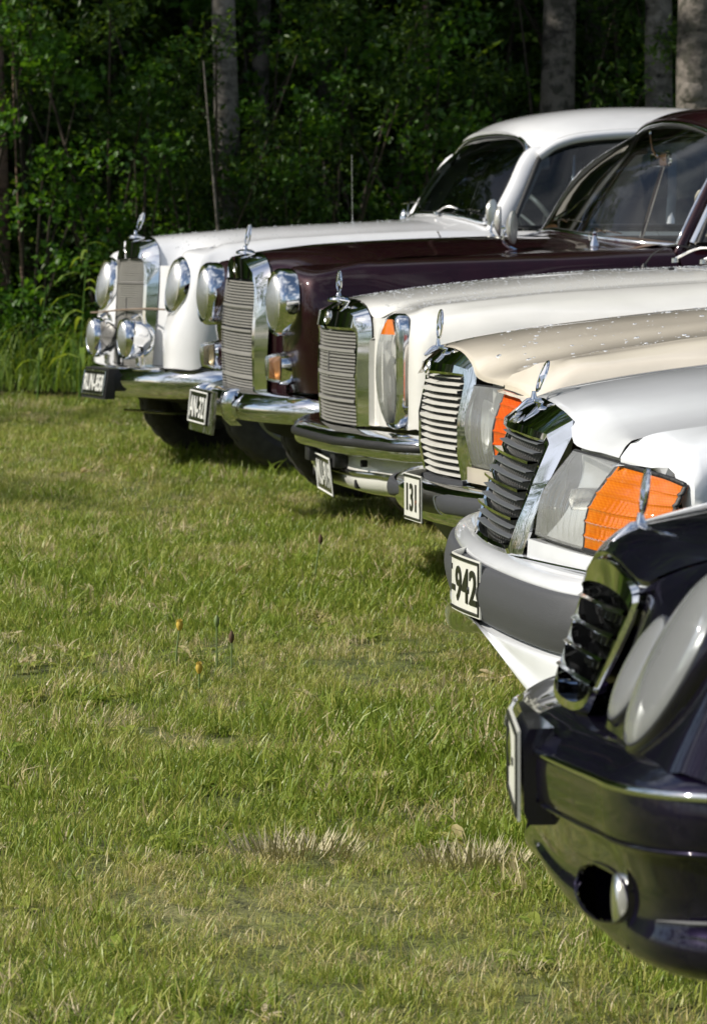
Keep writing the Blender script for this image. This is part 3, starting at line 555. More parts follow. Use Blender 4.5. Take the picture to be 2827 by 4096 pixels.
class Body:
    """side section of a car as curves along x"""
    def __init__(s, L_, sill, wheels, arch, ymax, shoulder, crown, inner, power=2.):
        s.L, s.sill, s.wheels, s.arch, s.power = L_, sill, wheels, arch, power
        s.ymax, s.sy, s.sz = fcurve(ymax), fcurve([(a, b) for a, b, c in shoulder]), fcurve([(a, c) for a, b, c in shoulder])
        s.cy, s.cz = fcurve([(a, b) for a, b, c in crown]), fcurve([(a, c) for a, b, c in crown])
        s.iy, s.iz = fcurve([(a, b) for a, b, c in inner]), fcurve([(a, c) for a, b, c in inner])
    def bottom(s, x):
        z = s.sill(x)
        for c in s.wheels:
            d = abs(x-c)/s.arch
            if d < 1: z = max(z, .33+s.arch*.96*(1-d**s.power)**(1/s.power))
        return z
    def col(s, x):
        b, zs = s.bottom(x), s.sz(x); y = s.ymax(x)
        return [(x, y*.975, b), (x, y*.997, b+.35*(zs-b)), (x, y, b+.7*(zs-b)), (x, s.sy(x), zs), (x, s.cy(x), s.cz(x)), (x, s.iy(x), s.iz(x))]
def fender(root, body, mat, front, xs, lip=.02, nu=3, nv=5):
    cols = [list(map(tuple, c)) for c in front]+[body.col(x) for x in xs]; out_ = []
    for s in (-1, 1):
        C = np.array(cols); C[..., 1] *= s; m = MB(); D = m.grid(C, nu, nv, lip=lip); out_.append((m.build('fender', mat, root, angle=50), D))
    return out_
def sides(root, body, mat, cuts, names):
    """door / quarter panels between the x cuts"""
    for (a, b), nm in zip(zip(cuts, cuts[1:]), names):
        xs = np.linspace(a+.003, b-.003, max(4, int((b-a)/.08)))
        for s in (-1, 1):
            C = np.array([body.col(x) for x in xs]); C[..., 1] *= s
            if 'door' in nm: C = C[:, :5]
            m = MB(); m.grid(C, 1, 4, lip=.02); o = m.build(nm, mat, root, angle=50)
            if nm.endswith('door'):
                h = MB(); y = s*(body.ymax(b-.15)+.018); z = body.sz(b-.15)-.05
                h.tube([(b-.24, y-.02*s, z), (b-.22, y, z), (b-.1, y, z), (b-.08, y-.02*s, z)], .009, 8); h.build('handle', 'chrome', o)
def back_end(root, body, mat, x0, deck):
    """boot lid, tail panel, rear bumper, tail lamps"""
    xs = np.linspace(x0, body.L-.02, 6)
    C = np.array([[(x, body.iy(x)*f, body.iz(x)+deck*(1-f*f)) for f in (1, .66, .33, 0, -.33, -.66, -1)] for x in xs]); m = MB(); m.grid(C, 2, 2, lip=.02); m.build('boot_lid', mat, root, angle=50)
    e = body.col(body.L-.004); n = [(x, -y, z) for x, y, z in e]; m = MB(); m.quads(np.array([n, e])); m.build('tail_panel', mat, root)
    b = MB(); y = body.ymax(body.L-.1); b.sweep([(body.L-.4, -y-.02, .45), (body.L, -y, .45), (body.L+.08, -.5, .45), (body.L+.09, 0, .45), (body.L+.08, .5, .45), (body.L, y, .45), (body.L-.4, y+.02, .45)], [(-.03, -.06), (.03, -.06), (.03, .06), (-.03, .06)], smooth=3); b.build('rear_bumper', 'chrome', root)
    for s in (-1, 1):
        t = MB(); t.box((body.L+.005, s*(y-.13), .68), (.04, .2, .14), .012); t.build('tail_lamp', 'red_amber_lens', root)
def underbody(root, L_, yw, x0=.32, zt=.72, x1=1.3):
    m = MB(); m.box(((x0+L_-.3)/2, 0, .29), (L_-.3-x0, 2*yw, .14), .02)
    m.box(((x0+.12+x1)/2, 0, (.32+zt)/2), (x1-x0-.12, yw*1.35, zt-.32), .03); m.build('underbody', 'underside', root)
def bumper(root, name, mat, plan, prof, zf=None, n=4, np_=3, xf=None):
    """plan: half [(y,x)...] from the centre outwards; prof: (outward offset, z) from top to bottom"""
    P = mirror([(x, y, 0) for y, x in plan]); P = cr(P, n); T = np.gradient(P, axis=0); T /= np.linalg.norm(T, axis=1, keepdims=True)
    N = np.stack([-T[:, 1], T[:, 0], 0*T[:, 0]], 1); N *= np.sign(-N[len(N)//2][0])
    D = []
    pr = cr(np.array(prof, float), np_)
    for o_, z in pr: D.append([p+n_*o_+np.array((0, 0, z+(zf(abs(p[1]), z) if zf else 0))) for p, n_ in zip(P, N)])
    m = MB(); m.quads(np.array(D)); return m.build(name, mat, root, angle=50), np.array(D)
def loop(half): h = np.asarray(half, float); return np.vstack([near(h), h[::-1][1 if abs(h[-1][1]) < 1e-6 else 0:len(h)-(1 if abs(h[0][1]) < 1e-6 else 0)]])
def shell(root, name, mat, loops, smooth=3, closed=True, angle=40):
    """chrome surround from matching half loops (back to front to inside); points from top centre round to bottom centre"""
    m = MB(); D = np.array([loop(cr(np.asarray(l), smooth)) for l in loops]); m.quads(D, cv=closed); return m.build(name, mat, root, angle=angle)
def pieces(parent, name, mb, mat, places, angle=30):
    me = mb.mesh(name, mat, angle); return [link(name, me, parent, p) for p in places]
def widen(loops, k, t):
    return [[(x-(k-1)*y*t, y*k, z) for x, y, z in l] for l in loops]
def drops(root, D, n, smin, smax, ylim=(-9, 9), seed=1, flat=.4, xlim=(-9, 9)):
    """water beads lying on the upper side of panel grids"""
    rng = np.random.default_rng(seed); m = MB(); k = 0; U, V = D.shape[:2]
    ring = np.arange(8)*2*math.pi/8
    for _ in range(n*6):
        if k >= n: break
        i, j = rng.integers(U-1), rng.integers(V-1); a, b = rng.random(2); p = (D[i, j]*(1-a)+D[i+1, j]*a)*(1-b)+(D[i, j+1]*(1-a)+D[i+1, j+1]*a)*b
        nn = np.cross(D[i+1, j]-D[i, j], D[i, j+1]-D[i, j]); ar = np.linalg.norm(nn)
        if ar < 1e-9 or rng.random() > ar/.0012*.5+.05: continue
        nn /= ar; nn *= np.sign(nn[2])
        if nn[2] < .75 or not (ylim[0] < p[1] < ylim[1]) or not (xlim[0] < p[0] < xlim[1]): continue
        s = smin+(smax-smin)*rng.random()**3; t = np.cross(nn, (0, 1, .1)); t /= np.linalg.norm(t); bb = np.cross(nn, t); e = 1+.4*rng.random()
        rows = [[p+s*f*(math.cos(q)*t*e+math.sin(q)*bb)+nn*s*flat*h for q in ring] for f, h in ((1, .02), (.8, .6), (.4, .93))]
        base = m.n; m.quads(np.array(rows), cv=True); m.f.append(tuple(base+16+q for q in range(8))); k += 1
    if k: tag(m.build('water_beads', 'water_drop', root, angle=180), kind='stuff')
def cabin(root, mat, ws_base, ws_top, roof, rail, belt, rear, glass='dark_glass', posts=(.5,), trim='chrome', pillar=(.032, .022), ws_bulge=.04, frame_mat=None, seal=True, vent=None, rail_r=.02):
    """ws_base / ws_top: half curves centre->corner; roof: centre line (x,z) front->back; rail: drip-rail (x,y,z) from the top corner back; belt: (x,y,z) from A post to C post; rear: base centre (x,z)"""
    wb, wt = mirror(cr(ws_base, 3)), mirror(cr(ws_top, 3)); n = min(len(wb), len(wt))
    mid = (wb+wt)/2; kk = 1-.9*(np.abs(mid[:, 1])/np.abs(mid[:, 1]).max())**2; mid[:, 0] -= ws_bulge*kk; mid[:, 2] += ws_bulge*.5*kk
    m = MB(); m.grid(np.array([wb, mid, wt]), 5, 1); ws = m.build('windscreen', glass, root, angle=180)
    edge = list(wb)+[cr(np.array([wb[-1], mid[-1], wt[-1]]), 3)[k] for k in (1, 2, 3, 4, 5)]+list(wt[::-1])+[cr(np.array([wt[0], mid[0], wb[0]]), 3)[k] for k in (1, 2, 3, 4, 5)]
    t = MB(); t.tube(np.array(edge)+np.array((-.004, 0, .003)), .009, 8, closed=True, up=(1, 0, .3)); t.build('windscreen_trim', trim, ws, angle=60)
    if seal:
        t = MB(); ctr = np.mean(edge, 0); e2 = np.array(edge); e2 = e2+(ctr-e2)/np.linalg.norm(ctr-e2, axis=1, keepdims=True)*.014; t.tube(e2, .008, 6, closed=True, up=(1, 0, .3)); t.build('windscreen_seal', 'black_rubber', ws, angle=60)
    # roof panel
    rl = np.asarray(rail, float); xs = [p[0] for p in roof]; rows = []
    t_ = np.linspace(0, 1, len(roof)); rr = np.stack([np.interp(t_, np.linspace(0, 1, len(rl)), rl[:, k]) for k in range(3)], 1)
    for (x, z), e in zip(roof, rr):
        half = [(x+(e[0]-x)*f**2.2, e[1]*f, z+(e[2]-z)*(f**3)) for f in (0, .3, .6, .82, .95, 1)]; rows.append(mirror(half))
    m = MB(); D = m.grid(np.array(rows), 4, 2, lip=.015); m.build('roof', mat, root, angle=60)
    fm = frame_mat or mat
    for s in (-1, 1):
        sg = np.array((1, s, 1)); c = (wb if s < 0 else wb[::-1])[0], (mid if s < 0 else mid[::-1])[0], (wt if s < 0 else wt[::-1])[0]
        off = np.array((pillar[0]*.7, s*pillar[0]*.35, 0))
        a = MB(); a.tube([c[0]+off+(-.03, 0, -.06), c[0]+off, c[1]+off*.9+(0, 0, -.005), c[2]+off*.55, c[2]+off*.5+(.06, 0, .012)], pillar[0], 12, ry=pillar[1], up=(0, s, .4), smooth=5); a.build('windscreen_pillar', mat, root, angle=60)
        g = rl*sg; a = MB(); a.tube(g, rail_r, 8, ry=rail_r*.8, smooth=4); a.build('drip_rail', fm, root, angle=60)
        bl = np.asarray(belt, float)*sg; K = 9; u = np.linspace(0, 1, K)
        top = np.stack([np.interp(u, np.linspace(0, 1, len(g)), g[:, k]) for k in range(3)], 1); bot = np.stack([np.interp(u, np.linspace(0, 1, len(bl)), bl[:, k]) for k in range(3)], 1)
        a = MB(); a.quads(np.array([bot, (bot+top)/2+np.array((0, s*.012, 0)), top-np.array((0, 0, .012))])-np.array((0, s*.012, 0))); sw = a.build('side_window', glass, root, angle=180)
        fr = MB(); loop_ = np.vstack([bot, top[::-1]-np.array((0, 0, .012))]); fr.tube(loop_, .013, 8, closed=True, up=(0, 1, 0)); fr.build('window_frame', 'black_rubber', sw, angle=60)
        for f in posts:
            p0, p1 = bot[0]+(bot[-1]-bot[0])*f, top[0]+(top[-1]-top[0])*f; a = MB(); a.tube([p0, (p0+p1)/2+np.array((0, s*.012, 0)), p1], .022, 8, ry=.012, up=(0, 1, 0)); a.build('door_post', fm, root, angle=60)
        if vent:
            p0, p1 = bot[0]+(bot[-1]-bot[0])*vent[0], top[0]+(top[-1]-top[0])*vent[1]; a = MB(); a.tube([p0, p1], .010, 8, up=(0, 1, 0)); a.build('vent_bar', trim, sw, angle=60)
        # rear pillar
        xr, zr = rear; e = g[-1]; q = MB(); q.grid(np.array([[bl[-1], bl[-1]+(.25, 0, -.01), (xr, bl[-1][1]*.8, zr-.02)], [(bl[-1]+e)/2, (bl[-1]+e)/2+(.12, 0, 0), ((xr+e[0])/2+.12, e[1]*.86, (zr+e[2])/2+.03)], [e, e+(.05, 0, .01), (e[0]+.12, e[1]*.9, e[2]+.012)]]), 3, 3); q.build('rear_pillar', mat, root, angle=60)
    e = rl[-1]; xr, zr = rear; B = [(xr, y*abs(belt[-1][1])*.8, zr) for y in (-1, -.5, 0, .5, 1)]; T = [(e[0]+.12, y*e[1]*.9, e[2]+.012+(roof[-1][1]-e[2]-.012)*(1-y*y)) for y in (-1, -.5, 0, .5, 1)]
    m = MB(); m.grid(np.array([B, (np.array(B)+T)/2+(.06, 0, .03), T]), 3, 3); m.build('rear_window', glass, root, angle=180)
    return D
def cabin_floor(root, x0, x1, y, z, dash='black_rubber', seats=True, wheel_mat='ivory_plastic', dz=.93, sx=None, cloth='seat_cloth'):
    m = MB(); m.box(((x0+x1)/2, 0, z), (x1-x0, 2*y, .04)); m.build('cabin_floor', 'seat_cloth', root)
    m = MB(); m.grid(np.array([[(x0+.02, -y, dz-.02), (x0+.02, 0, dz), (x0+.02, y, dz-.02)], [(x0+.28, -y, dz+.01), (x0+.22, 0, dz+.03), (x0+.28, y, dz+.01)], [(x0+.32, -y, dz-.1), (x0+.28, 0, dz-.08), (x0+.32, y, dz-.1)], [(x0+.2, -y, z), (x0+.2, 0, z), (x0+.2, y, z)]]), 3, 3); m.build('dashboard', dash, root)
    if seats:
        for xx in (x0+.95, x0+1.8):
            for yy in (-.33, .33):
                m = MB(); m.box((xx, yy, z+.22), (.5, .56, .16), .06); m.box((xx+.28, yy, z+.52), (.14, .54, .55), .06, rot=Matrix.Rotation(R(14), 3, 'Y')); m.build('seat', cloth, root)
    sx = sx or (x0+.48, -.36, dz+.05); q = MB(); ax = Vector((1, 0, .55)).normalized(); rr = Vector((0, 0, 1)).rotation_difference(ax)
    q.tube([Vector(sx)+rr @ Vector((.2*math.cos(a), .2*math.sin(a), 0)) for a in np.arange(28)*2*math.pi/28], .012, 8, closed=True, up=tuple(ax))
    for a in (0, 2.1, 4.2): q.tube([Vector(sx), Vector(sx)+rr @ Vector((.2*math.cos(a), .2*math.sin(a), 0))], .008, 6)
    q.build('steering_wheel', wheel_mat, root)
    m = MB(); m.tube([Vector(sx), (x0+.2, sx[1], dz-.08)], .03, 10); m.build('steering_column', 'black_rubber', root)
def mirror_inside(root, p):
    m = MB(); m.tube([(p[0]-.02, 0, p[2]+.11), (p[0]-.01, 0, p[2]+.04), (p[0]+.02, 0, p[2])], .006, 8, smooth=3); m.box((p[0]+.025, 0, p[2]), (.03, .2, .055), .012); m.build('interior_mirror', 'chrome', root)
def wiper(root, a, b, name='wiper'):
    a, b = np.array(a, float), np.array(b, float); m = MB(); mid = (a+b)/2+np.array((-.01, 0, .03))
    m.lathe([(.013, 0), (.012, .014), (.001, .018)], a, (0, 0, 1), 10); m.tube([a+(0, 0, .012), mid, b], [.005, .004, .003], 6, smooth=4)
    d = np.array((0, 1, 0)); m.tube([b-d*.2+(0, 0, .0), b+(0, 0, .008), b+d*.2], [.003, .004, .003], 6, smooth=3); m.build(name, 'dull_chrome', root)
def wing_mirror(root, foot, head, r=(.05, .065), round_=False, axis=(1, -.25, 0)):
    f, h = np.array(foot, float), np.array(head, float); m = MB()
    m.tube([f+(.03, 0, 0), f, (f*.6+h*.4)+(-.05, 0, 0), h+(-.03, 0, -.01), h], [.010, .009, .006, .006, .007], 8, smooth=4)
    m.lathe([(.001, -.022), (.03, -.018), (.055, -.004), (.055, .006), (.001, .006)], h, axis, 20, ez=r[1]/.055, ey=r[0]/.055) if False else None
    o = m.build('wing_mirror', 'chrome', root)
    g = MB(); g.lathe([(.001, -.024), (.028, -.02), (.05, -.006), (.052, .004), (.047, .006), (.001, .006)], (0, 0, 0), axis, 22)
    g.v = [a*np.array((1, r[0]/.052, r[1]/.052))+h for a in g.v]; g.build('mirror_head', 'mirror_back' if not round_ else 'chrome', o, angle=50); return o
# ------------------------------------------------------------------ the six cars
ROW = 'old saloons parked side by side on the lawn'
def car(name, x, y, head, roll, label):
    o = empty(name, (x, y, 0), (R(roll), 0, R(head))); return tag(o, label, 'car', ROW)
def barset(parent, xf, yw, zs, h, d, mat, name='grille_bar', bow=.012, tilt=0.):
    """horizontal bars sharing one curved mesh"""
    ys = np.linspace(-yw, yw, 9); prof = [(-d/2, -h/2), (-d/2, h/2), (d/2, h/2+tilt), (d/2, -h/2+tilt)]
    m = MB(); m.quads(np.array([[(a+bow*(y/yw)**2, y, b) for a, b in prof] for y in ys]), cv=True)
    me = m.mesh(name, mat, 20)
    for z in zs:
        o = link(name, me, parent, (xf(z), 0, z))
def uprights(parent, xf, ys, z0, z1, wd, d, mat, name='grille_rib', bow=.012, yw=.25, nz=6):
    zs = np.linspace(z0, z1, nz); m = MB()
    m.quads(np.array([[(xf(z)+a, b, z) for a, b in ((-d/2, -wd/2), (-d/2, wd/2), (d/2, wd/2), (d/2, -wd/2))] for z in zs]), cv=True); me = m.mesh(name, mat, 20)
    for y in ys: link(name, me, parent, (bow*(y/yw)**2, y, 0))
def backing(parent, xf, yw, z0, z1, mat='flat_black', name='dark_backing'):  # plain black sheet; the dark between grille bars is put in as colour
    zs = np.linspace(z0, z1, 5); m = MB(); m.quads(np.array([[(xf(z)+.01*(y/yw)**2, y, z) for y in np.linspace(-yw, yw, 5)] for z in zs])); m.build(name, mat, parent)
def quadlens(root, name, C, mat, n=(6, 6), bulge=.01, rib=0, nrib=6, s=1, frame=None, flute=(0, 0)):
    """C: 2xK control rows (top, bottom); near side given with positive half-widths"""
    C = np.asarray(C, float); mid = C.mean(0); mid[:, 0] -= bulge
    G = np.array([C[0], mid, C[1]]); G[..., 1] *= s
    D = cr(G, 18); D = cr(D.transpose(1, 0, 2), n[1]).transpose(1, 0, 2)
    if rib:
        u = np.linspace(0, nrib, len(D)); D[:, :, 0] += (rib*np.exp(-((u % 1)-.0)**2/.006)+rib*np.exp(-((u % 1)-1)**2/.006))[:, None]
    if flute[0]:
        v = np.linspace(0, 1, D.shape[1])[None, :]; u_ = np.linspace(0, 1, len(D))[:, None]; wgt = np.clip((u_-.28)*5, 0, 1)*np.clip((.93-u_)*12, 0, 1)*np.clip((v-.12)*8, 0, 1)*np.clip((.95-v)*12, 0, 1)
        D[:, :, 0] += flute[0]*wgt*np.sin(2*math.pi*flute[1]*v+.6*np.sin(9*u_))
    m = MB(); m.quads(D); e = [D[0], D[-1], D[:, 0], D[:, -1]]
    for a in e: m.quads(np.array([a, a+np.array((.010, 0, 0))]))
    o = m.build(name, mat, root, angle=50)
    if frame:
        rim = np.vstack([D[0], D[1:, -1], D[-1][::-1][1:], D[::-1, 0][1:-1]]); f = MB(); f.tube(rim+np.array((.004, 0, 0)), frame[0], 6, closed=True, up=(1, .1, 0)); f.build('lamp_seal', frame[1], o, angle=60)
    return o, D

# ---- 1: round-shouldered white saloon (farthest)
def car1():
    c = car('parked_car', -1.1400, 17.2222, 17.7, -1.2, 'white round-shouldered saloon with two chrome fog lamps, farthest from the camera in the row')
    B = Body(4.46, fcurve([(0, .30), (1.3, .24), (4.2, .26), (4.46, .40)]), (.70, 3.35), .36,
             [(.36, .815), (.6, .84), (1.2, .85), (3.4, .85), (4.2, .80), (4.46, .62)],
             [(.36, .79, .86), (.6, .805, .87), (1.3, .79, .90), (3, .79, .90), (4, .76, .86), (4.46, .6, .72)],
             [(.36, .69, .925), (.6, .70, .950), (1.0, .70, .972), (1.4, .70, .985), (3, .70, .975), (4, .66, .93), (4.46, .5, .78)],
             [(.36, .585, .918), (.6, .59, .945), (1.0, .60, .966), (1.4, .60, .985), (3, .58, .975), (4, .56, .93), (4.46, .45, .78)])
    F = [[(.34, .28, .40), (.33, .29, .55), (.32, .30, .70), (.34, .32, .82), (.37, .38, .875), (.41, .44, .905)],
         [(.26, .40, .40), (.25, .41, .55), (.25, .43, .68), (.275, .46, .80), (.30, .50, .87), (.35, .535, .91)],
         [(.175, .51, .40), (.17, .52, .55), (.195, .53, .66), (.215, .545, .79), (.25, .565, .885), (.32, .575, .915)],
         [(.15, .62, .40), (.155, .62, .55), (.195, .62, .66), (.22, .62, .78), (.235, .62, .892), (.31, .61, .916)],
         [(.17, .72, .40), (.175, .72, .55), (.20, .72, .67), (.225, .715, .78), (.245, .69, .885), (.33, .63, .918)],
         [(.25, .795, .40), (.25, .795, .55), (.255, .79, .68), (.265, .785, .79), (.29, .755, .878), (.35, .66, .922)]]
    fender(c, B, 'white_paint', F, [.40, .46, .54, .62, .70, .80, .90, 1.0, 1.1, 1.2, 1.36])
    hood = [[(.235, 0, .969), (.235, .11, .965), (.232, .19, .946), (.228, .25, .90), (.225, .275, .82), (.225, .282, .70), (.225, .282, .52)],
            [(.34, 0, .979), (.34, .11, .975), (.34, .19, .957), (.34, .26, .915), (.345, .31, .87), (.35, .35, .80), (.36, .36, .7)],
            [(.55, 0, .995), (.55, .14, .991), (.55, .26, .972), (.55, .36, .947), (.55, .45, .935), (.55, .53, .932), (.55, .575, .93)],
            [(.85, 0, 1.015), (.85, .17, 1.01), (.85, .32, .99), (.85, .43, .967), (.85, .51, .957), (.85, .56, .955), (.85, .59, .953)],
            [(1.2, 0, 1.031), (1.2, .19, 1.027), (1.2, .36, 1.01), (1.2, .48, .99), (1.2, .55, .98), (1.2, .58, .976), (1.2, .595, .974)],
            [(1.42, 0, 1.04), (1.44, .2, 1.036), (1.46, .38, 1.02), (1.48, .5, 1.0), (1.49, .56, .99), (1.495, .58, .986), (1.5, .60, .985)]]
    m = MB(); D = m.grid([mirror(r) for r in hood], 5, 3); m.build('hood', 'white_paint', c, angle=60); drops(c, D, 800, .0016, .0045, seed=2, xlim=(.3, 2))
    m = MB(); C = [[(1.42+.08*(y/.62)**2, y, 1.036-.055*(y/.62)**2) for y in np.linspace(-.66, .66, 7)], [(1.56+.16*(y/.62)**2, y, 1.07-.075*(y/.62)**2) for y in np.linspace(-.70, .70, 7)]]; m.grid(C, 2, 3); m.build('cowl', 'white_paint', c)
    sides(c, B, 'white_paint', [1.37, 2.4, 3.05, 4.46], ['front_door', 'rear_door', 'rear_quarter']); back_end(c, B, 'white_paint', 3.45, .05); underbody(c, 4.46, .62, .40, .82)
    for s in (-1, 1):
        m = MB(); m.grid(np.array([[(.183+.036*(z-.38)/.45, s*.276, z), (.243, s*.34, z), (.25, s*.42, z), (.22, s*.50, z)] for z in (.38, .52, .68, .84)]), 3, 4); m.build('front_panel', 'white_paint', c, angle=60)
    # chrome surround and fine mesh
    back = [(.236, 0, .972), (.236, .10, .966), (.234, .18, .942), (.232, .228, .895), (.228, .243, .82), (.215, .245, .65), (.20, .243, .50), (.192, .24, .39)]
    frt = [(.140, 0, .955), (.150, .09, .945), (.165, .165, .915), (.178, .205, .872), (.178, .222, .80), (.168, .226, .65), (.160, .225, .50), (.155, .224, .39)]
    inn = [(.138, 0, .878), (.144, .09, .878), (.155, .165, .876), (.166, .196, .862), (.168, .205, .79), (.160, .208, .65), (.152, .207, .50), (.148, .206, .39)]
    rec = [(x+.022, y, z) for x, y, z in inn]
    g = shell(c, 'grille', 'chrome', widen([back, frt, inn, rec], 1.17, .2475), closed=False)
    xf = lambda z: .142+.022*((z-.64)/.24)**2
    barset(g, lambda z: xf(z), .238, np.arange(.40, .875, .0098), .0048, .006, 'mesh_grey', bow=.018)
    barset(g, lambda z: xf(z)-.004, .238, (.515, .645, .765), .009, .008, 'grey_strip', 'grille_crossbar', bow=.018)
    uprights(g, xf, np.linspace(-.23, .23, 31), .395, .872, .0042, .005, 'mesh_grey', bow=.016, yw=.235); uprights(g, lambda z: xf(z)-.006, (0,), .42, .70, .008, .006, 'mesh_grey', 'grille_spine', bow=.018)
    backing(g, lambda z: xf(z)+.03, .245, .38, .88)
    badge(g, .147, .915, .026, 0); ornament(c, .185, .966, .041, .33, 'cap', .032)
    for s in (-1, 1):
        o = lamp_round(c, 'headlamp', (.196, s*.62, .755), .126, .05, tilt=.17, bulge=.03)
    for s in (-1, 1):
        o = lamp_round(c, 'fog_lamp', (.052, s*.285, .522), .093, .045, bulge=.022, body=.085)
        b = MB(); b.tube([(.12, s*.285, .44), (.12, s*.285, .40), (.14, s*.27, .37)], .014, 10); b.build('lamp_bracket', 'dull_chrome', o); b = MB(); b.tube([(.09, s*.285, .61), (.125, s*.285, .625), (.14, s*.285, .585)], .009, 8, smooth=3); b.build('lamp_stay', 'dull_chrome', o)
    w_ = MB(); w_.tube([(.155, .72, .625), (.13, .5, .628), (.122, 0, .645), (.13, -.45, .655), (.16, -.585, .652)], .0045, 6, smooth=5); w_.build('badge_bar_wire', 'cord', c)
    plan = [(0, .035), (.2, .042), (.4, .068), (.6, .125), (.74, .205), (.83, .31), (.875, .45), (.88, .60)]
    bumper(c, 'front_bumper', 'chrome', plan, [(-.115, .402), (-.06, .405), (-.015, .395), (.012, .365), (.016, .325), (.004, .29), (-.03, .268), (-.08, .27)], np_=4)
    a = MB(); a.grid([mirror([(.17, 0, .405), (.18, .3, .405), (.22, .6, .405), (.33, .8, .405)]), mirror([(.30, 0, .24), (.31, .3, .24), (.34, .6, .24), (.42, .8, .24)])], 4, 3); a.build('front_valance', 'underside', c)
    plate(c, -.012, .325, .40, .118, 'RUN-858', .345, .074, 'letter_white', 'plate_black', .007, tilt=.16, frame='dull_chrome', back=(.425, .135, .045, 'black_rubber', (-.005, -.003)))
    tw = MB(); tw.tube([(.20, .30, .185), (.45, .28, .17), (.8, .28, .19)], [.006, .010, .014], 8); tw.build('tow_bar', 'dull_chrome', c)
    for x in (.70, 3.35):
        for s in (-1, 1): wheel(c, x, s*.70, .325, .165)
    cabin(c, 'white_paint', [(1.53, 0, 1.068), (1.555, .2, 1.062), (1.60, .4, 1.042), (1.64, .54, 1.018), (1.665, .59, 1.03)], [(1.865, 0, 1.425), (1.868, .2, 1.42), (1.872, .36, 1.402), (1.868, .47, 1.362), (1.852, .53, 1.30)],
          [(1.845, 1.444), (1.95, 1.49), (2.12, 1.528), (2.4, 1.552), (2.8, 1.548), (3.1, 1.51), (3.3, 1.45)],
          [(1.885, .575, 1.315), (1.96, .592, 1.365), (2.08, .605, 1.397), (2.35, .615, 1.415), (2.7, .615, 1.408), (3.0, .60, 1.375), (3.16, .58, 1.33)],
          [(1.70, .735, 1.0), (2.4, .745, 1.0), (3.2, .72, 1.0)], (3.62, 1.02), 'dark_glass', (.5,), pillar=(.056, .036), ws_bulge=.05, vent=(.19, .13), rail_r=.03)
    cabin_floor(c, 1.50, 3.3, .66, .35)
    for a, b in (((1.515, .16, 1.065), (1.60, .30, 1.12)), ((1.53, -.20, 1.06), (1.62, -.33, 1.075))): wiper(c, a, b)
    wing_mirror(c, (1.62, .63, .985), (1.66, .66, 1.045), (.055, .06), True); wing_mirror(c, (1.64, -.715, 1.0), (1.585, -.80, 1.06), (.042, .062), axis=(1, -.9, 0))
    an = MB(); an.lathe([(.014, 0), (.012, .02), (.006, .03)], (1.39, .60, .985), (0, 0, 1), 10); an.tube([(1.39, .60, 1.0), (1.388, .60, 1.35)], [.0028, .0016], 6); an.build('aerial', 'dull_chrome', c)
    return c

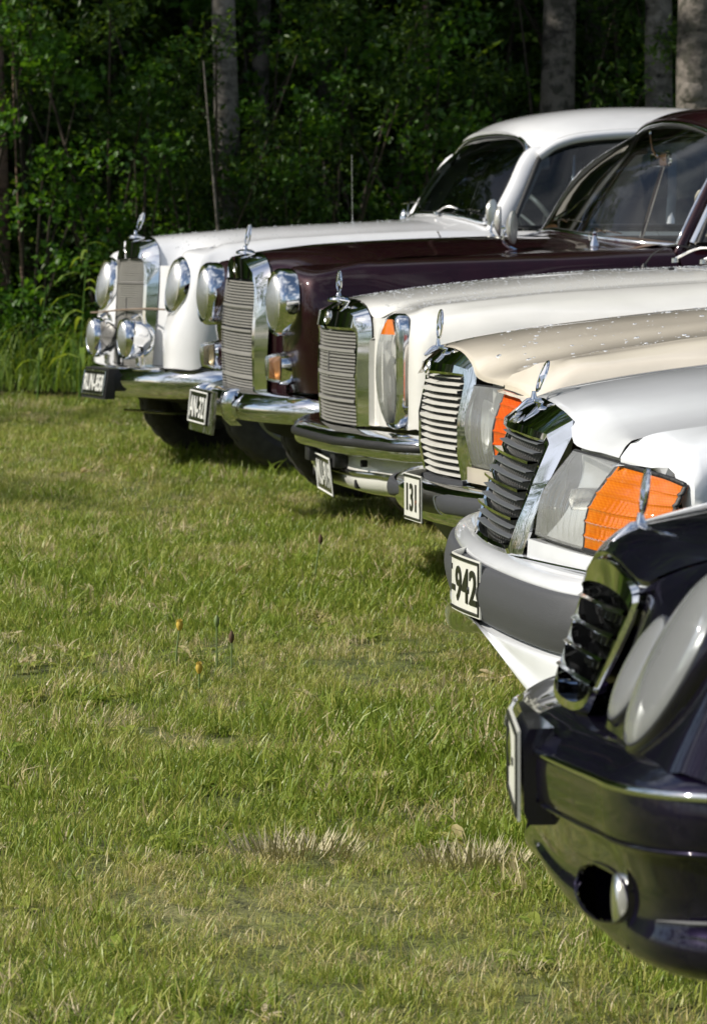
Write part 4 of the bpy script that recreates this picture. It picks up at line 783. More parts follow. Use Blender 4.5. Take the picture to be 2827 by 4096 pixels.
# ---- 2: dark maroon saloon
def car2():
    c = car('parked_car', -.5803, 14.6226, 13.9, -.2, 'dark maroon saloon with chrome-ringed round headlamps and an amber indicator lamp below them')
    B = Body(4.73, fcurve([(0, .34), (1.3, .24), (4.4, .28), (4.73, .42)]), (.80, 3.5), .37,
             [(.40, .835), (.7, .86), (1.2, .875), (3.6, .88), (4.73, .84)],
             [(.40, .80, .85), (.7, .82, .865), (1.3, .835, .885), (3, .84, .90), (4.73, .82, .93)],
             [(.40, .725, .918), (.7, .745, .930), (1.0, .755, .938), (1.5, .765, .958), (3, .77, .97), (4.4, .79, 1.06), (4.73, .79, 1.06)],
             [(.40, .56, .915), (.7, .575, .935), (1.0, .585, .952), (1.4, .595, .968), (1.7, .64, .968), (3, .62, .965), (4.73, .6, .94)])
    F = [[(.32, .27, .45), (.31, .28, .56), (.30, .29, .68), (.31, .30, .80), (.33, .34, .865), (.37, .42, .90)],
         [(.255, .39, .45), (.235, .40, .55), (.225, .41, .66), (.23, .43, .79), (.25, .46, .865), (.31, .50, .905)],
         [(.235, .52, .45), (.212, .52, .55), (.20, .53, .66), (.20, .54, .78), (.215, .56, .875), (.30, .55, .909)],
         [(.24, .63, .45), (.215, .63, .55), (.20, .63, .66), (.20, .63, .78), (.20, .63, .892), (.31, .59, .913)],
         [(.26, .73, .45), (.235, .73, .55), (.215, .73, .66), (.21, .725, .78), (.225, .70, .88), (.33, .61, .914)],
         [(.325, .805, .45), (.295, .805, .55), (.265, .80, .67), (.255, .795, .785), (.28, .76, .876), (.36, .62, .915)]]
    fender(c, B, 'maroon_paint', F, [.44, .54, .64, .75, .86, .97, 1.08, 1.18, 1.36, 1.62])
    hood = [[(.222, 0, .949), (.222, .11, .944), (.222, .21, .920), (.220, .275, .876), (.222, .305, .82), (.224, .312, .72), (.23, .312, .55)],
            [(.32, 0, .962), (.32, .13, .957), (.32, .25, .938), (.325, .33, .912), (.33, .385, .89), (.34, .40, .86), (.36, .40, .80)],
            [(.5, 0, .981), (.5, .17, .975), (.5, .33, .955), (.5, .44, .935), (.5, .50, .924), (.5, .53, .92), (.5, .558, .917)],
            [(.9, 0, 1.0), (.9, .2, .995), (.9, .38, .977), (.9, .48, .962), (.9, .53, .955), (.9, .555, .951), (.9, .578, .946)],
            [(1.3, 0, 1.010), (1.32, .22, 1.005), (1.36, .41, .990), (1.40, .51, .977), (1.42, .55, .972), (1.43, .575, .969), (1.44, .592, .966)]]
    m = MB(); D = m.grid([mirror(r) for r in hood], 5, 3); m.build('hood', 'maroon_paint', c, angle=60)
    m = MB(); C = [[(1.305+.14*(y/.6)**2, y, 1.008-.042*(y/.6)**2) for y in np.linspace(-.62, .62, 7)], [(1.40+.25*(y/.7)**2, y, 1.024-.05*(y/.7)**2) for y in np.linspace(-.72, .72, 7)]]; m.grid(C, 2, 3); m.build('cowl', 'maroon_paint', c)
    sides(c, B, 'maroon_paint', [1.63, 2.6, 3.3, 4.73], ['front_door', 'rear_door', 'rear_quarter']); back_end(c, B, 'maroon_paint', 3.75, .03); underbody(c, 4.73, .64, .42, .82)
    for s in (-1, 1):
        m = MB(); m.grid(np.array([[(.197, s*.30, z), (.222, s*.34, z), (.232, s*.42, z), (.22, s*.50, z)] for z in (.43, .55, .70, .86)]), 3, 4); m.build('front_panel', 'maroon_paint', c, angle=60)
    back = [(.222, 0, .950), (.222, .10, .945), (.221, .19, .918), (.220, .245, .872), (.216, .262, .80), (.206, .265, .66), (.20, .263, .54), (.20, .26, .415)]
    frt = [(.135, 0, .935), (.144, .08, .926), (.158, .16, .895), (.170, .215, .845), (.170, .238, .79), (.158, .242, .65), (.157, .241, .54), (.160, .24, .415)]
    inn = [(.140, 0, .853), (.146, .08, .853), (.156, .155, .851), (.164, .205, .838), (.162, .222, .78), (.152, .225, .65), (.152, .225, .54), (.156, .224, .415)]
    g = shell(c, 'grille', 'chrome', widen([back, frt, inn, [(x+.025, y, z) for x, y, z in inn]], 1.2, .205), closed=False)
    xf = lambda z: .134+.022*((z-.62)/.22)**2
    barset(g, xf, .265, [z for z in np.arange(.425, .848, .01085) if min(abs(z-q) for q in (.483, .57, .659, .748)) > .005], .0060, .006, 'mesh_grey', bow=.016)
    barset(g, lambda z: xf(z)-.005, .265, (.483, .57, .659, .748), .0095, .010, 'mesh_grey', 'grille_crossbar', bow=.016)
    uprights(g, lambda z: xf(z)+.010, np.linspace(-.252, .252, 39), .418, .848, .0040, .006, 'slat_grey', bow=.016, yw=.265); backing(g, lambda z: xf(z)+.03, .275, .40, .86)
    badge(g, .143, .893, .030, 0); ornament(c, .178, .945, .040, .16, 'cap', .03)
    for s in (-1, 1):
        lamp_round(c, 'headlamp', (.152, s*.63, .777), .124, .062, tilt=.03, bulge=.03)
        # indicator under the headlamp: tapering lens in a chrome housing
        h = MB(); rows = []
        for f, (sy, sz) in ((0., (.058, .058)), (.03, (.062, .062)), (.055, (.058, .058)), (.09, (.04, .04)), (.10, (.001, .001))):
            rows.append([(.172+f, s*.585+sy*math.copysign(abs(math.cos(a))**.7, math.cos(a))*(1-.12*(math.sin(a) < 0)), .535+sz*math.copysign(abs(math.sin(a))**.8, math.sin(a))) for a in np.arange(24)*2*math.pi/24])
        h.quads(np.array(rows), cv=True); o = h.build('indicator_lamp', 'chrome', c)
        l = MB(); rows = []
        for f, k in ((-.045, .55), (-.042, .78), (-.02, .90), (.0, .96)):
            rows.append([(.172+f, s*.585+.052*k*math.copysign(abs(math.cos(a))**.6, math.cos(a))*(.86+.14*math.sin(a)), .537+.056*k*math.copysign(abs(math.sin(a))**.6, math.sin(a))) for a in np.arange(24)*2*math.pi/24])
        l.quads(np.array(rows), cv=True); l.f.append(tuple(range(24))); tag(l.build('lens', 'peach_lens' if s < 0 else 'smoked_lens', o, angle=40), 'peach orange lens' if s < 0 else 'smoky brown lens')
        l = MB(); l.lathe([(.03, .012), (.045, .0), (.048, -.004)], (.172, s*.585, .535), (1, 0, 0), 20); l.build('reflector', 'reflector', o)
    plan = [(0, .055), (.2, .066), (.4, .10), (.6, .17), (.74, .255), (.83, .36), (.87, .48), (.875, .62)]
    bumper(c, 'front_bumper', 'chrome', plan, [(-.12, .438), (-.07, .442), (-.02, .432), (.012, .40), (.016, .365), (.0, .34), (-.04, .33), (-.09, .335)], np_=4)
    for s in (-1, 1):      # overriders
        q = MB(); q.grid(np.array([[(.01, s*.255-.035, z), (-.022, s*.255-.02, z), (-.026, s*.255, z), (-.022, s*.255+.02, z), (.02, s*.255+.035, z)] for z in (.445, .43, .39, .34, .31)])+np.array([[[.035], [.012], [.0], [.012], [.04]]])[0].reshape(5, 1, 1)*np.array((1, 0, 0))+np.array((.05, 0, 0)), 3, 3); q.build('overrider', 'chrome', c, angle=60)
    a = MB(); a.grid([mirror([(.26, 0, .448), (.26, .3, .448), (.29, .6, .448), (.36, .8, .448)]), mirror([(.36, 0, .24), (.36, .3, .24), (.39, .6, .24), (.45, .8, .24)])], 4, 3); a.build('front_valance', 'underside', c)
    plate(c, -.006, .366, .33, .128, 'AN-321', .29, .080, 'letter_white', 'plate_black', .007, tilt=.10, back=(.42, .160, .010, 'dull_chrome', (-.050, -.012)))
    for x in (.80, 3.5):
        for s in (-1, 1): wheel(c, x, s*.72, .325, .175)
    ax = MB(); ax.tube([(.80, -.7, .26), (.80, -.3, .20), (.80, .3, .20), (.80, .7, .26)], .035, 8); ax.build('front_axle', 'underside', c)
    cabin(c, 'maroon_paint', [(1.385, 0, 1.026), (1.40, .2, 1.018), (1.46, .45, .998), (1.56, .62, .982), (1.655, .715, .976)], [(1.845, 0, 1.440), (1.848, .2, 1.432), (1.868, .40, 1.405), (1.885, .52, 1.368), (1.89, .585, 1.335)],
          [(1.845, 1.457), (1.93, 1.487), (2.1, 1.510), (2.6, 1.515), (2.95, 1.49), (3.15, 1.45)],
          [(1.90, .62, 1.34), (1.98, .64, 1.385), (2.2, .655, 1.41), (2.6, .655, 1.41), (2.9, .645, 1.385), (3.05, .63, 1.35)],
          [(1.72, .765, .985), (2.4, .775, .985), (3.1, .76, .985)], (3.75, 1.0), 'window_glass', (.5,), pillar=(.022, .016), ws_bulge=.07, vent=(.2, .14), rail_r=.018, trim='chrome')
    for s in (-1, 1): m = MB(); m.tube([(1.70, s*.742, .985), (1.80, s*.70, 1.16), (1.905, s*.632, 1.345)], .013, 8); m.build('pillar_trim', 'chrome', c)
    m = MB(); m.tube([(1.69, .715, .985), (1.78, .68, 1.16), (1.885, .61, 1.34)], .022, 8); m.build('pillar_lining', 'brown_trim', c)
    cabin_floor(c, 1.42, 3.2, .68, .35, cloth='pale_cloth', dash='brown_trim', dz=.975, sx=(1.97, -.36, 1.00)); mirror_inside(c, (1.80, 0, 1.30))
    wiper(c, (1.405, -.02, 1.02), (1.50, .18, 1.06)); wiper(c, (1.43, -.36, 1.0), (1.53, -.22, 1.02))
    wing_mirror(c, (1.10, -.52, .955), (1.075, -.53, 1.045), (.035, .062), axis=(1, -.5, 0)); wing_mirror(c, (1.38, .60, .97), (1.36, .64, 1.06), (.035, .06))
    j = MB(); j.lathe([(.022, 0), (.016, .02), (.008, .04), (.012, .05), (.001, .058)], (1.40, -.5, .972), (0, 0, 1), 12); j.build('washer_jet', 'chrome', c)
    return c

# ---- 3: cream saloon with upright lamps
def car3():
    c = car('parked_car', -.0833, 12.2047, 12.4, -.8, 'cream saloon with tall upright lamp units and black plate MU-919 under its bumper')
    B = Body(4.68, fcurve([(0, .27), (1.3, .22), (4.4, .26), (4.68, .40)]), (.84, 3.6), .36,
             [(.16, .79), (.35, .845), (.7, .865), (1.2, .875), (3.8, .875), (4.68, .80)],
             [(.16, .765, .775), (.35, .81, .80), (.7, .825, .828), (1.3, .83, .85), (3, .83, .86), (4.68, .77, .80)],
             [(.16, .685, .830), (.35, .70, .851), (.566, .705, .872), (1.02, .72, .900), (1.4, .725, .91), (3, .73, .915), (4.68, .68, .86)],
             [(.16, .60, .828), (.35, .60, .850), (.566, .60, .868), (1.02, .60, .893), (1.4, .61, .903), (3, .6, .91), (4.68, .58, .86)])
    F = [[(.086, .315, .465), (.086, .315, .56), (.086, .315, .66), (.088, .325, .74), (.094, .36, .785), (.12, .44, .815)],
         [(.076, .45, .465), (.076, .45, .56), (.078, .45, .66), (.08, .46, .75), (.088, .48, .795), (.125, .52, .82)],
         [(.088, .60, .465), (.09, .60, .56), (.09, .60, .66), (.09, .60, .76), (.094, .60, .80), (.13, .585, .822)],
         [(.095, .725, .465), (.095, .725, .56), (.095, .725, .66), (.097, .715, .76), (.10, .69, .803), (.14, .60, .824)],
         [(.12, .765, .465), (.118, .765, .56), (.118, .765, .66), (.12, .75, .76), (.13, .70, .812), (.15, .60, .826)]]
    fd = fender(c, B, 'cream_paint', F, [.18, .3, .44, .54, .64, .74, .84, .94, 1.04, 1.14, 1.24, 1.36])
    hood = [[(.078, 0, .849), (.078, .14, .845), (.078, .24, .828), (.08, .30, .80), (.09, .35, .792), (.115, .43, .813), (.13, .50, .819), (.14, .595, .823)],
            [(.18, 0, .866), (.18, .16, .861), (.18, .30, .848), (.18, .38, .838), (.18, .44, .835), (.18, .50, .834), (.18, .55, .833), (.18, .597, .831)],
            [(.42, 0, .895), (.42, .18, .89), (.42, .34, .878), (.42, .43, .868), (.42, .49, .863), (.42, .53, .86), (.42, .57, .858), (.42, .597, .856)],
            [(.8, 0, .929), (.8, .19, .924), (.8, .36, .91), (.8, .45, .899), (.8, .50, .893), (.8, .54, .889), (.8, .57, .885), (.8, .597, .88)],
            [(1.25, 0, .947), (1.25, .20, .944), (1.25, .38, .933), (1.25, .47, .923), (1.25, .52, .916), (1.25, .56, .911), (1.25, .58, .907), (1.25, .60, .901)]]
    m = MB(); D = m.grid([mirror(r) for r in hood], 6, 3); m.build('hood', 'cream_paint', c, angle=60); drops(c, D, 3600, .0011, .0029, seed=5, xlim=(.12, 2))
    m = MB(); C = [[(1.256, y, .947-.045*(y/.62)**2) for y in np.linspace(-.62, .62, 5)], [(1.46+.1*(y/.7)**2, y, .975-.05*(y/.7)**2) for y in np.linspace(-.7, .7, 5)]]; m.grid(C, 2, 3); m.build('cowl', 'cream_paint', c)
    sides(c, B, 'cream_paint', [1.37, 2.45, 3.25, 4.68], ['front_door', 'rear_door', 'rear_quarter']); back_end(c, B, 'cream_paint', 3.7, .03); underbody(c, 4.68, .64, .30, .76)
    back = [(.070, 0, .848), (.071, .14, .844), (.073, .24, .826), (.076, .295, .795), (.077, .308, .75), (.075, .308, .62), (.073, .308, .52), (.072, .307, .46)]
    frt = [(.010, 0, .812), (.014, .12, .811), (.024, .22, .808), (.034, .272, .79), (.038, .287, .745), (.034, .287, .62), (.036, .287, .52), (.038, .286, .46)]
    mid = [(-.002, 0, .762), (.004, .12, .762), (.016, .22, .762), (.028, .266, .760), (.034, .275, .735), (.030, .276, .62), (.033, .276, .52), (.036, .275, .455)]
    inn = [(.004, 0, .754), (.010, .12, .754), (.022, .22, .754), (.032, .258, .752), (.036, .266, .735), (.033, .267, .62), (.035, .267, .52), (.038, .266, .458)]
    g = shell(c, 'grille', 'chrome', [back, frt, mid, inn, [(x+.02, y, z) for x, y, z in inn]], closed=False)
    xf = lambda z: .012+.006*((z-.6)/.15)**2; cross = (.535, .615, .69)
    barset(g, xf, .264, [z for z in np.arange(.464, .752, .01085) if min(abs(z-q) for q in cross) > .006], .0048, .008, 'mesh_grey', bow=.026)
    barset(g, lambda z: xf(z)-.004, .264, cross, .009, .010, 'mesh_grey', 'grille_crossbar', bow=.026)
    uprights(g, lambda z: xf(z)+.003, np.linspace(-.255, .255, 31), .458, .752, .0040, .004, 'mesh_grey', bow=.026, yw=.264); uprights(g, lambda z: xf(z)-.006, (0,), .60, .688, .007, .006, 'mesh_grey', 'grille_spine', bow=.026)
    backing(g, lambda z: xf(z)+.035, .28, .44, .77)
    badge(g, .004, .79, .024, .1); ornament(c, .040, .842, .034, .03, 'cap', .026)
    for s in (-1, 1):
        # upright lamp: chrome bezel, clear lens, amber top
        out_ = [(.53, .66), (.535, .74), (.56, .79), (.61, .81), (.68, .812), (.715, .80), (.725, .76), (.725, .62), (.722, .50), (.70, .47), (.62, .463), (.57, .475), (.54, .53)]
        o_ = np.array([(.094, s*y, z) for y, z in out_]); ctr = np.array((.094, s*.628, .635))
        def ring(k, x): return np.array([(x, (p-ctr)[1]*k+ctr[1], (p-ctr)[2]*(k+.03*(k < 1))+ctr[2]) for p in o_])
        m = MB(); m.quads(np.array([cr(ring(1., .098), 3, True), cr(ring(1.0, .072), 3, True), cr(ring(.93, .060), 3, True), cr(ring(.86, .060), 3, True), cr(ring(.85, .085), 3, True)]), cv=True); lamp = m.build('headlamp', 'chrome', c, angle=60)
        def lens3(z0, z1, nm, mat, xb):
            zs = np.linspace(z0, z1, 9); rows = []
            yc, zc = .622, .635; P = cr(ring(.855, 0), 6, True)
            for z in zs:
                ys = P[np.abs(P[:, 2]-z) < .012][:, 1]
                a, b = (ys.min(), ys.max()) if len(ys) > 1 else (s*yc-.01, s*yc+.01)
                e = 1-((z-zc)/.165)**2; kk = min(1., max(.05, (.797-z)/.055))**.5*min(1., max(.05, (z-.478)/.05))**.5; a, b = (a+b)/2-(b-a)/2*kk, (a+b)/2+(b-a)/2*kk; rows.append([(.066-(.012+.034*max(e, .05)**.8)*math.sin(math.pi*(k/10)*.92+.12)**.7, a+(b-a)*k/10, z) for k in range(11)])
            m = MB(); m.quads(np.array(rows)); return m.build(nm, mat, lamp, angle=180)
        lens3(.482, .750, 'lens', 'lamp_glass', .05); lens3(.7505, .795, 'amber_lens', 'amber_lens', .05)
        r_ = MB(); r_.lathe([(.085*math.sin(a), .05*math.cos(a)) for a in np.linspace(.2, 1.57, 6)], (.07, s*.625, .60), (1, 0, 0), 24, ez=1.0); r_.quads(np.array([cr(ring(.85, .085), 2, True), cr(ring(.3, .10), 2, True)]), cv=True); r_.build('reflector', 'reflector', lamp, angle=180)
        t = MB(); t.tube([(.125, s*.785, .668), (.15, s*.803, .669), (.34, s*.852, .671), (.8, s*.875, .675), (1.34, s*.882, .68)], [.004, .011, .011, .011, .011], 8, ry=[.008]*5); t.build('side_trim', 'chrome', c)
    for s in (-1, 1):
        m = MB(); m.grid(np.array([[(.083, s*.298, z), (.085, s*.38, z), (.083, s*.47, z)] for z in (.46, .6, .72, .795)]), 3, 4); m.build('front_panel', 'cream_paint', c, angle=60)
    plan = [(0, -.042), (.2, -.04), (.4, -.030), (.6, -.008), (.72, .02), (.80, .055), (.86, .115), (.885, .22), (.89, .40)]
    bumper(c, 'front_bumper', 'chrome', plan, [(-.085, .452), (-.05, .455), (-.012, .445), (.006, .432), (.006, .408), (.006, .395), (.0, .382), (-.02, .374), (-.06, .376)], np_=4)
    bumper(c, 'bumper_strip', 'black_rubber', plan, [(.004, .431), (.014, .429), (.018, .418), (.014, .407), (.004, .405)], np_=3)
    plan2 = [(0, .012), (.25, .02), (.5, .042), (.68, .07), (.78, .105), (.84, .17), (.85, .3)]
    bumper(c, 'front_apron', 'cream_paint', plan2, [(0, .39), (-.002, .345), (.004, .30), (-.012, .268), (-.06, .25), (-.14, .24)])
    bumper(c, 'apron_strip', 'dull_chrome', plan2, [(.0, .327), (.01, .325), (.012, .317), (.008, .308), (.0, .306)])
    for s in (-1, 1):
        q = MB(); q.box((.0, s*.21, .352), (.05, .07, .05), .006); q.build('plate_bracket', 'black_rubber', c); q = MB(); q.box((.05, s*.32, .285), (.06, .03, .03), .006); q.build('tow_eye', 'flat_black', c); q = MB(); q.box((.020, s*.45, .352), (.02, .022, .022), .004); q.build('jack_point', 'flat_black', c)
    plate(c, -.008, .296, .43, .125, 'MU-919', .36, .080, 'letter_white', 'plate_black', .006, bend=lambda u: -.080*u, tilt=-.11)
    for x in (.84, 3.6):
        for s in (-1, 1): wheel(c, x, s*.725, .315, .175)
    cabin(c, 'cream_paint', [(1.40, 0, .985), (1.43, .3, .98), (1.52, .6, .96), (1.56, .68, .955)], [(1.95, 0, 1.38), (1.96, .3, 1.375), (2.0, .52, 1.35), (2.02, .57, 1.335)], [(1.96, 1.395), (2.2, 1.43), (2.6, 1.435), (3.0, 1.41), (3.2, 1.37)],
          [(2.02, .60, 1.345), (2.2, .61, 1.37), (2.6, .61, 1.37), (2.95, .6, 1.35), (3.1, .58, 1.31)], [(1.62, .745, .95), (2.4, .755, .95), (3.1, .74, .95)], (3.7, .97), 'dark_glass', (.5,))
    cabin_floor(c, 1.5, 3.3, .66, .35); wiper(c, (1.20, -.10, .953), (1.36, -.24, .99)); wiper(c, (1.22, .26, .955), (1.37, .12, .99))
    wing_mirror(c, (1.55, -.75, .93), (1.53, -.83, 1.0), (.07, .05), axis=(1, -.4, 0))
    for p in ((1.063, -.2, .936), (1.07, .2, .936)): j = MB(); j.box(p, (.018, .014, .016), .003); j.build('washer_jet', 'black_rubber', c)
    j = MB(); j.lathe([(.012, 0), (.010, .012), (.003, .02)], (1.127, .30, .933), (0, 0, 1), 10); j.tube([(1.127, .3, .945), (1.16, .3, .985), (1.22, .29, 1.01), (1.30, .28, 1.0)], .003, 6, smooth=4); j.build('aerial', 'black_rubber', c)
    return c

# ---- 4: ivory saloon
def louvres(parent, xf, yw, zs, mat, chrome_at, d=.026, h=.004, drop=.010, bow=.02, bar='slat', cmat='chrome'):
    ys = np.linspace(-yw, yw, 9)
    def mk(prof, nm, mt):
        m = MB(); m.quads(np.array([[(a+bow*(y/yw)**2, y, b) for a, b in prof] for y in ys]), cv=True); return m.mesh(nm, mt, 20)
    me = mk([(-d/2, -drop), (-d/2, -drop+h), (d/2, h), (d/2, 0)], 'slat', mat); mc = mk([(-d/2-.004, -drop-.001), (-d/2-.004, -drop+h+.003), (d/2, h+.001), (d/2, 0)], 'slat_bar', cmat)
    for k, z in enumerate(zs): link('slat_bar' if k in chrome_at else 'slat', mc if k in chrome_at else me, parent, (xf(z), 0, z))
def car4():
    c = car('parked_car', *CAR4[:2], 9.7, -1.4, 'pale ivory saloon with red-orange corner lamps, raindrops on its hood and white plate ending 131')
    B = Body(4.72, fcurve([(0, .30), (1.3, .22), (4.5, .28), (4.72, .42)]), (.88, 3.68), .36,
             [(.2, .858), (.5, .878), (1.2, .89), (3.9, .89), (4.72, .80)],
             [(.2, .80, .728), (.3, .815, .745), (.6, .83, .775), (1.2, .84, .815), (3, .84, .84), (4.72, .77, .80)],
             [(.2, .74, .762), (.3, .745, .775), (.6, .75, .815), (1.2, .755, .86), (3, .76, .89), (4.72, .7, .86)],
             [(.2, .672, .766), (.3, .676, .783), (.6, .682, .829), (1.25, .70, .872), (3, .68, .89), (4.72, .62, .86)])
    F = [[(.126, .622, .700), (.125, .622, .705), (.125, .622, .711), (.125, .622, .716), (.128, .624, .724), (.142, .628, .738)],
         [(.139, .71, .692), (.138, .71, .698), (.138, .71, .704), (.139, .71, .710), (.146, .706, .722), (.175, .664, .754)],
         [(.154, .79, .675), (.153, .79, .682), (.153, .787, .690), (.155, .782, .697), (.165, .765, .716), (.185, .668, .760)],
         [(.182, .848, .46), (.176, .852, .54), (.174, .852, .61), (.174, .84, .672), (.185, .80, .715), (.20, .672, .766)]]
    fender(c, B, 'ivory_paint', F, [.26, .36, .46, .55, .66, .77, .88, .99, 1.10, 1.22, 1.36])
    hood = [[(.100, 0, .794), (.102, .2, .786), (.104, .325, .757), (.108, .36, .727), (.112, .45, .716), (.117, .53, .713), (.123, .612, .709)],
            [(.110, 0, .801), (.111, .2, .793), (.113, .325, .768), (.115, .37, .742), (.118, .45, .731), (.123, .54, .727), (.136, .622, .728)],
            [(.19, 0, .820), (.19, .2, .812), (.19, .33, .795), (.19, .40, .777), (.19, .47, .762), (.185, .56, .754), (.178, .660, .752)],
            [(.4, 0, .851), (.4, .2, .845), (.4, .34, .828), (.4, .43, .812), (.4, .50, .803), (.4, .58, .798), (.4, .672, .797)],
            [(.8, 0, .893), (.8, .2, .887), (.8, .35, .872), (.8, .44, .858), (.8, .51, .850), (.8, .6, .846), (.8, .682, .840)],
            [(1.25, 0, .922), (1.25, .2, .918), (1.25, .36, .906), (1.25, .46, .893), (1.25, .53, .884), (1.25, .62, .878), (1.25, .696, .872)]]
    m = MB(); D = m.grid([mirror(r) for r in hood], 6, 3, lip=-.0); m.build('hood', 'ivory_paint', c, angle=60); drops(c, D, 380, .0018, .0075, seed=9, xlim=(.16, 2), flat=.3)
    m = MB(); C = [[(1.256, y, .922-.05*(y/.7)**2) for y in np.linspace(-.70, .70, 5)], [(1.5+.1*(y/.7)**2, y, .95-.05*(y/.7)**2) for y in np.linspace(-.7, .7, 5)]]; m.grid(C, 2, 3); m.build('cowl', 'ivory_paint', c)
    sides(c, B, 'ivory_paint', [1.37, 2.5, 3.3, 4.72], ['front_door', 'rear_door', 'rear_quarter']); back_end(c, B, 'ivory_paint', 3.75, .03); underbody(c, 4.72, .66, .34, .68)
    back = [(.094, 0, .798), (.095, .12, .793), (.097, .24, .780), (.104, .318, .757), (.104, .330, .72), (.088, .332, .62), (.088, .328, .53), (.100, .320, .462)]
    frt = [(.046, 0, .758), (.052, .12, .756), (.066, .24, .752), (.088, .298, .742), (.088, .308, .712), (.070, .312, .62), (.070, .308, .53), (.084, .300, .458)]
    mid = [(.040, 0, .735), (.048, .12, .734), (.062, .24, .733), (.080, .285, .730), (.080, .292, .705), (.062, .294, .62), (.062, .291, .53), (.076, .284, .455)]
    inn = [(.046, 0, .727), (.054, .12, .727), (.066, .24, .727), (.082, .275, .724), (.082, .279, .70), (.066, .281, .62), (.066, .279, .53), (.078, .274, .462)]
    g = shell(c, 'grille', 'chrome', [back, frt, mid, inn, [(x+.03, y, z) for x, y, z in inn]], closed=False, smooth=1, angle=24)
    xf = lambda z: .062+.012*((z-.595)/.13)**2
    louvres(g, xf, .268, np.linspace(.475, .722, 15), 'pale_slat', (4, 8, 12), d=.020, h=.0028, drop=.0048, bow=.013, cmat='pale_slat')
    uprights(g, lambda z: xf(z)+.016, np.linspace(-.26, .26, 19), .465, .725, .003, .018, 'slat_grey', bow=.022, yw=.268); backing(g, lambda z: xf(z)+.045, .29, .45, .74)
    b = MB(); b.sweep(mirror([(.058, 0, .455), (.062, .12, .455), (.072, .24, .455), (.086, .295, .455)]), [(-.012, -.006), (.012, -.006), (.012, .008), (-.012, .008)], smooth=3); b.build('grille_base', 'dark_plastic', g)
    badge(g, .046, .745, .020, .3); ornament(c, .082, .792, .036, .08, 'wing', .024)
    for s in (-1, 1):
        o, _ = quadlens(c, 'headlamp', [[(.100, .372, .704), (.108, .44, .704), (.118, .53, .703), (.127, .617, .701)], [(.094, .375, .508), (.096, .44, .506), (.10, .53, .505), (.106, .614, .505)]], 'lamp_glass', n=(6, 26), bulge=.022, s=s, frame=(.004, 'black_rubber'), flute=(.0011, 9))
        q = MB()
        for yy, rr in ((.435, .052), (.535, .066)): q.lathe([(rr, -.004), (rr*.95, .002), (rr*.7, .03), (rr*.2, .045), (.001, .045)], (.118+(yy-.43)*.12, s*yy, .605), (1, 0, 0), 24, ez=1.32)
        q.quads(np.array([[(.150, s*.36, .715), (.17, s*.63, .715)], [(.150, s*.36, .495), (.17, s*.63, .495)]])); q.build('reflector', 'reflector', o, angle=60)
        o, _ = quadlens(c, 'corner_lamp', [[(.127, .622, .700), (.138, .70, .693), (.152, .785, .676), (.172, .845, .640)], [(.106, .618, .505), (.116, .70, .505), (.134, .785, .508), (.172, .848, .52)]], 'red_amber_lens', bulge=.018, rib=-.004, nrib=6, s=s, frame=(.004, 'black_rubber'))
        p_ = MB(); p_.grid(np.array([[(.088, s*.345, .502), (.094, s*.44, .502), (.102, s*.55, .501), (.125, s*.72, .50), (.172, s*.85, .50)], [(.088, s*.345, .464), (.094, s*.44, .464), (.102, s*.55, .464), (.125, s*.72, .464), (.172, s*.852, .46)]]), 2, 4, lip=.03, front=True); p_.build('lamp_panel', 'ivory_paint', c)
    n = MB(); n.quads(np.array([[(.26, -.62, .72), (.26, .62, .72)], [(.26, -.62, .45), (.26, .62, .45)]])); n.build('nose_backing', 'flat_black', c)  # black sheet painting the shade inside the nose, seen through the gaps
    plan = [(0, .014), (.2, .016), (.4, .032), (.6, .068), (.72, .105), (.82, .165), (.875, .25), (.885, .4)]
    bumper(c, 'front_bumper', 'chrome', plan, [(-.09, .452), (-.055, .455), (-.02, .449), (.004, .43), (.006, .41), (.0, .38), (-.02, .355), (-.06, .345)], np_=4)
    for s in (-1, 1):
        S_ = MB(); pl = cr(np.array([(x, y, 0) for y, x in plan]), 4); seg = [p for p in pl if .265 < p[1] < .88]
        T = np.gradient(np.array(seg), axis=0); T /= np.linalg.norm(T, axis=1, keepdims=True); N = np.stack([-T[:, 1], T[:, 0], 0*T[:, 0]], 1); rows = []
        for k, (p, n_) in enumerate(zip(seg, N)):
            e = min(1, .25+k*.4)
            rows.append([(p[0]+n_[0]*o_*e, s*(p[1]+n_[1]*o_*e), .412+(z-.412)*min(1, .55+k*.25)) for o_, z in ((.004, .437), (.018, .434), (.024, .412), (.018, .392), (.002, .388))])
        S_.grid(np.array(rows), 2, 3); S_.build('bumper_strip', 'dark_plastic', c, angle=70)
    va = MB(); va.grid([mirror([(.08, 0, .36), (.09, .3, .36), (.14, .7, .36), (.28, .86, .36)]), mirror([(.20, 0, .22), (.21, .3, .22), (.25, .7, .22), (.34, .86, .22)])], 4, 3); va.build('front_valance', 'dark_plastic', c)
    plate(c, -.006, .413, .44, .118, '131', .125, .071, 'letter_black', 'plate_white', .006, bend=lambda u: np.where(u > 0, .006*(u/.22), .10*(-u/.22)**1.3), toff=.10)
    k = MB(); k.lathe([(.006, -.006), (.005, -.009), (.001, -.010)], (-.004, -.197, .405), (1, 0, 0), 8); k.build('rusty_screw', 'rust', c)
    for x in (.88, 3.68):
        for s in (-1, 1): wheel(c, x, s*.735, .315, .18)
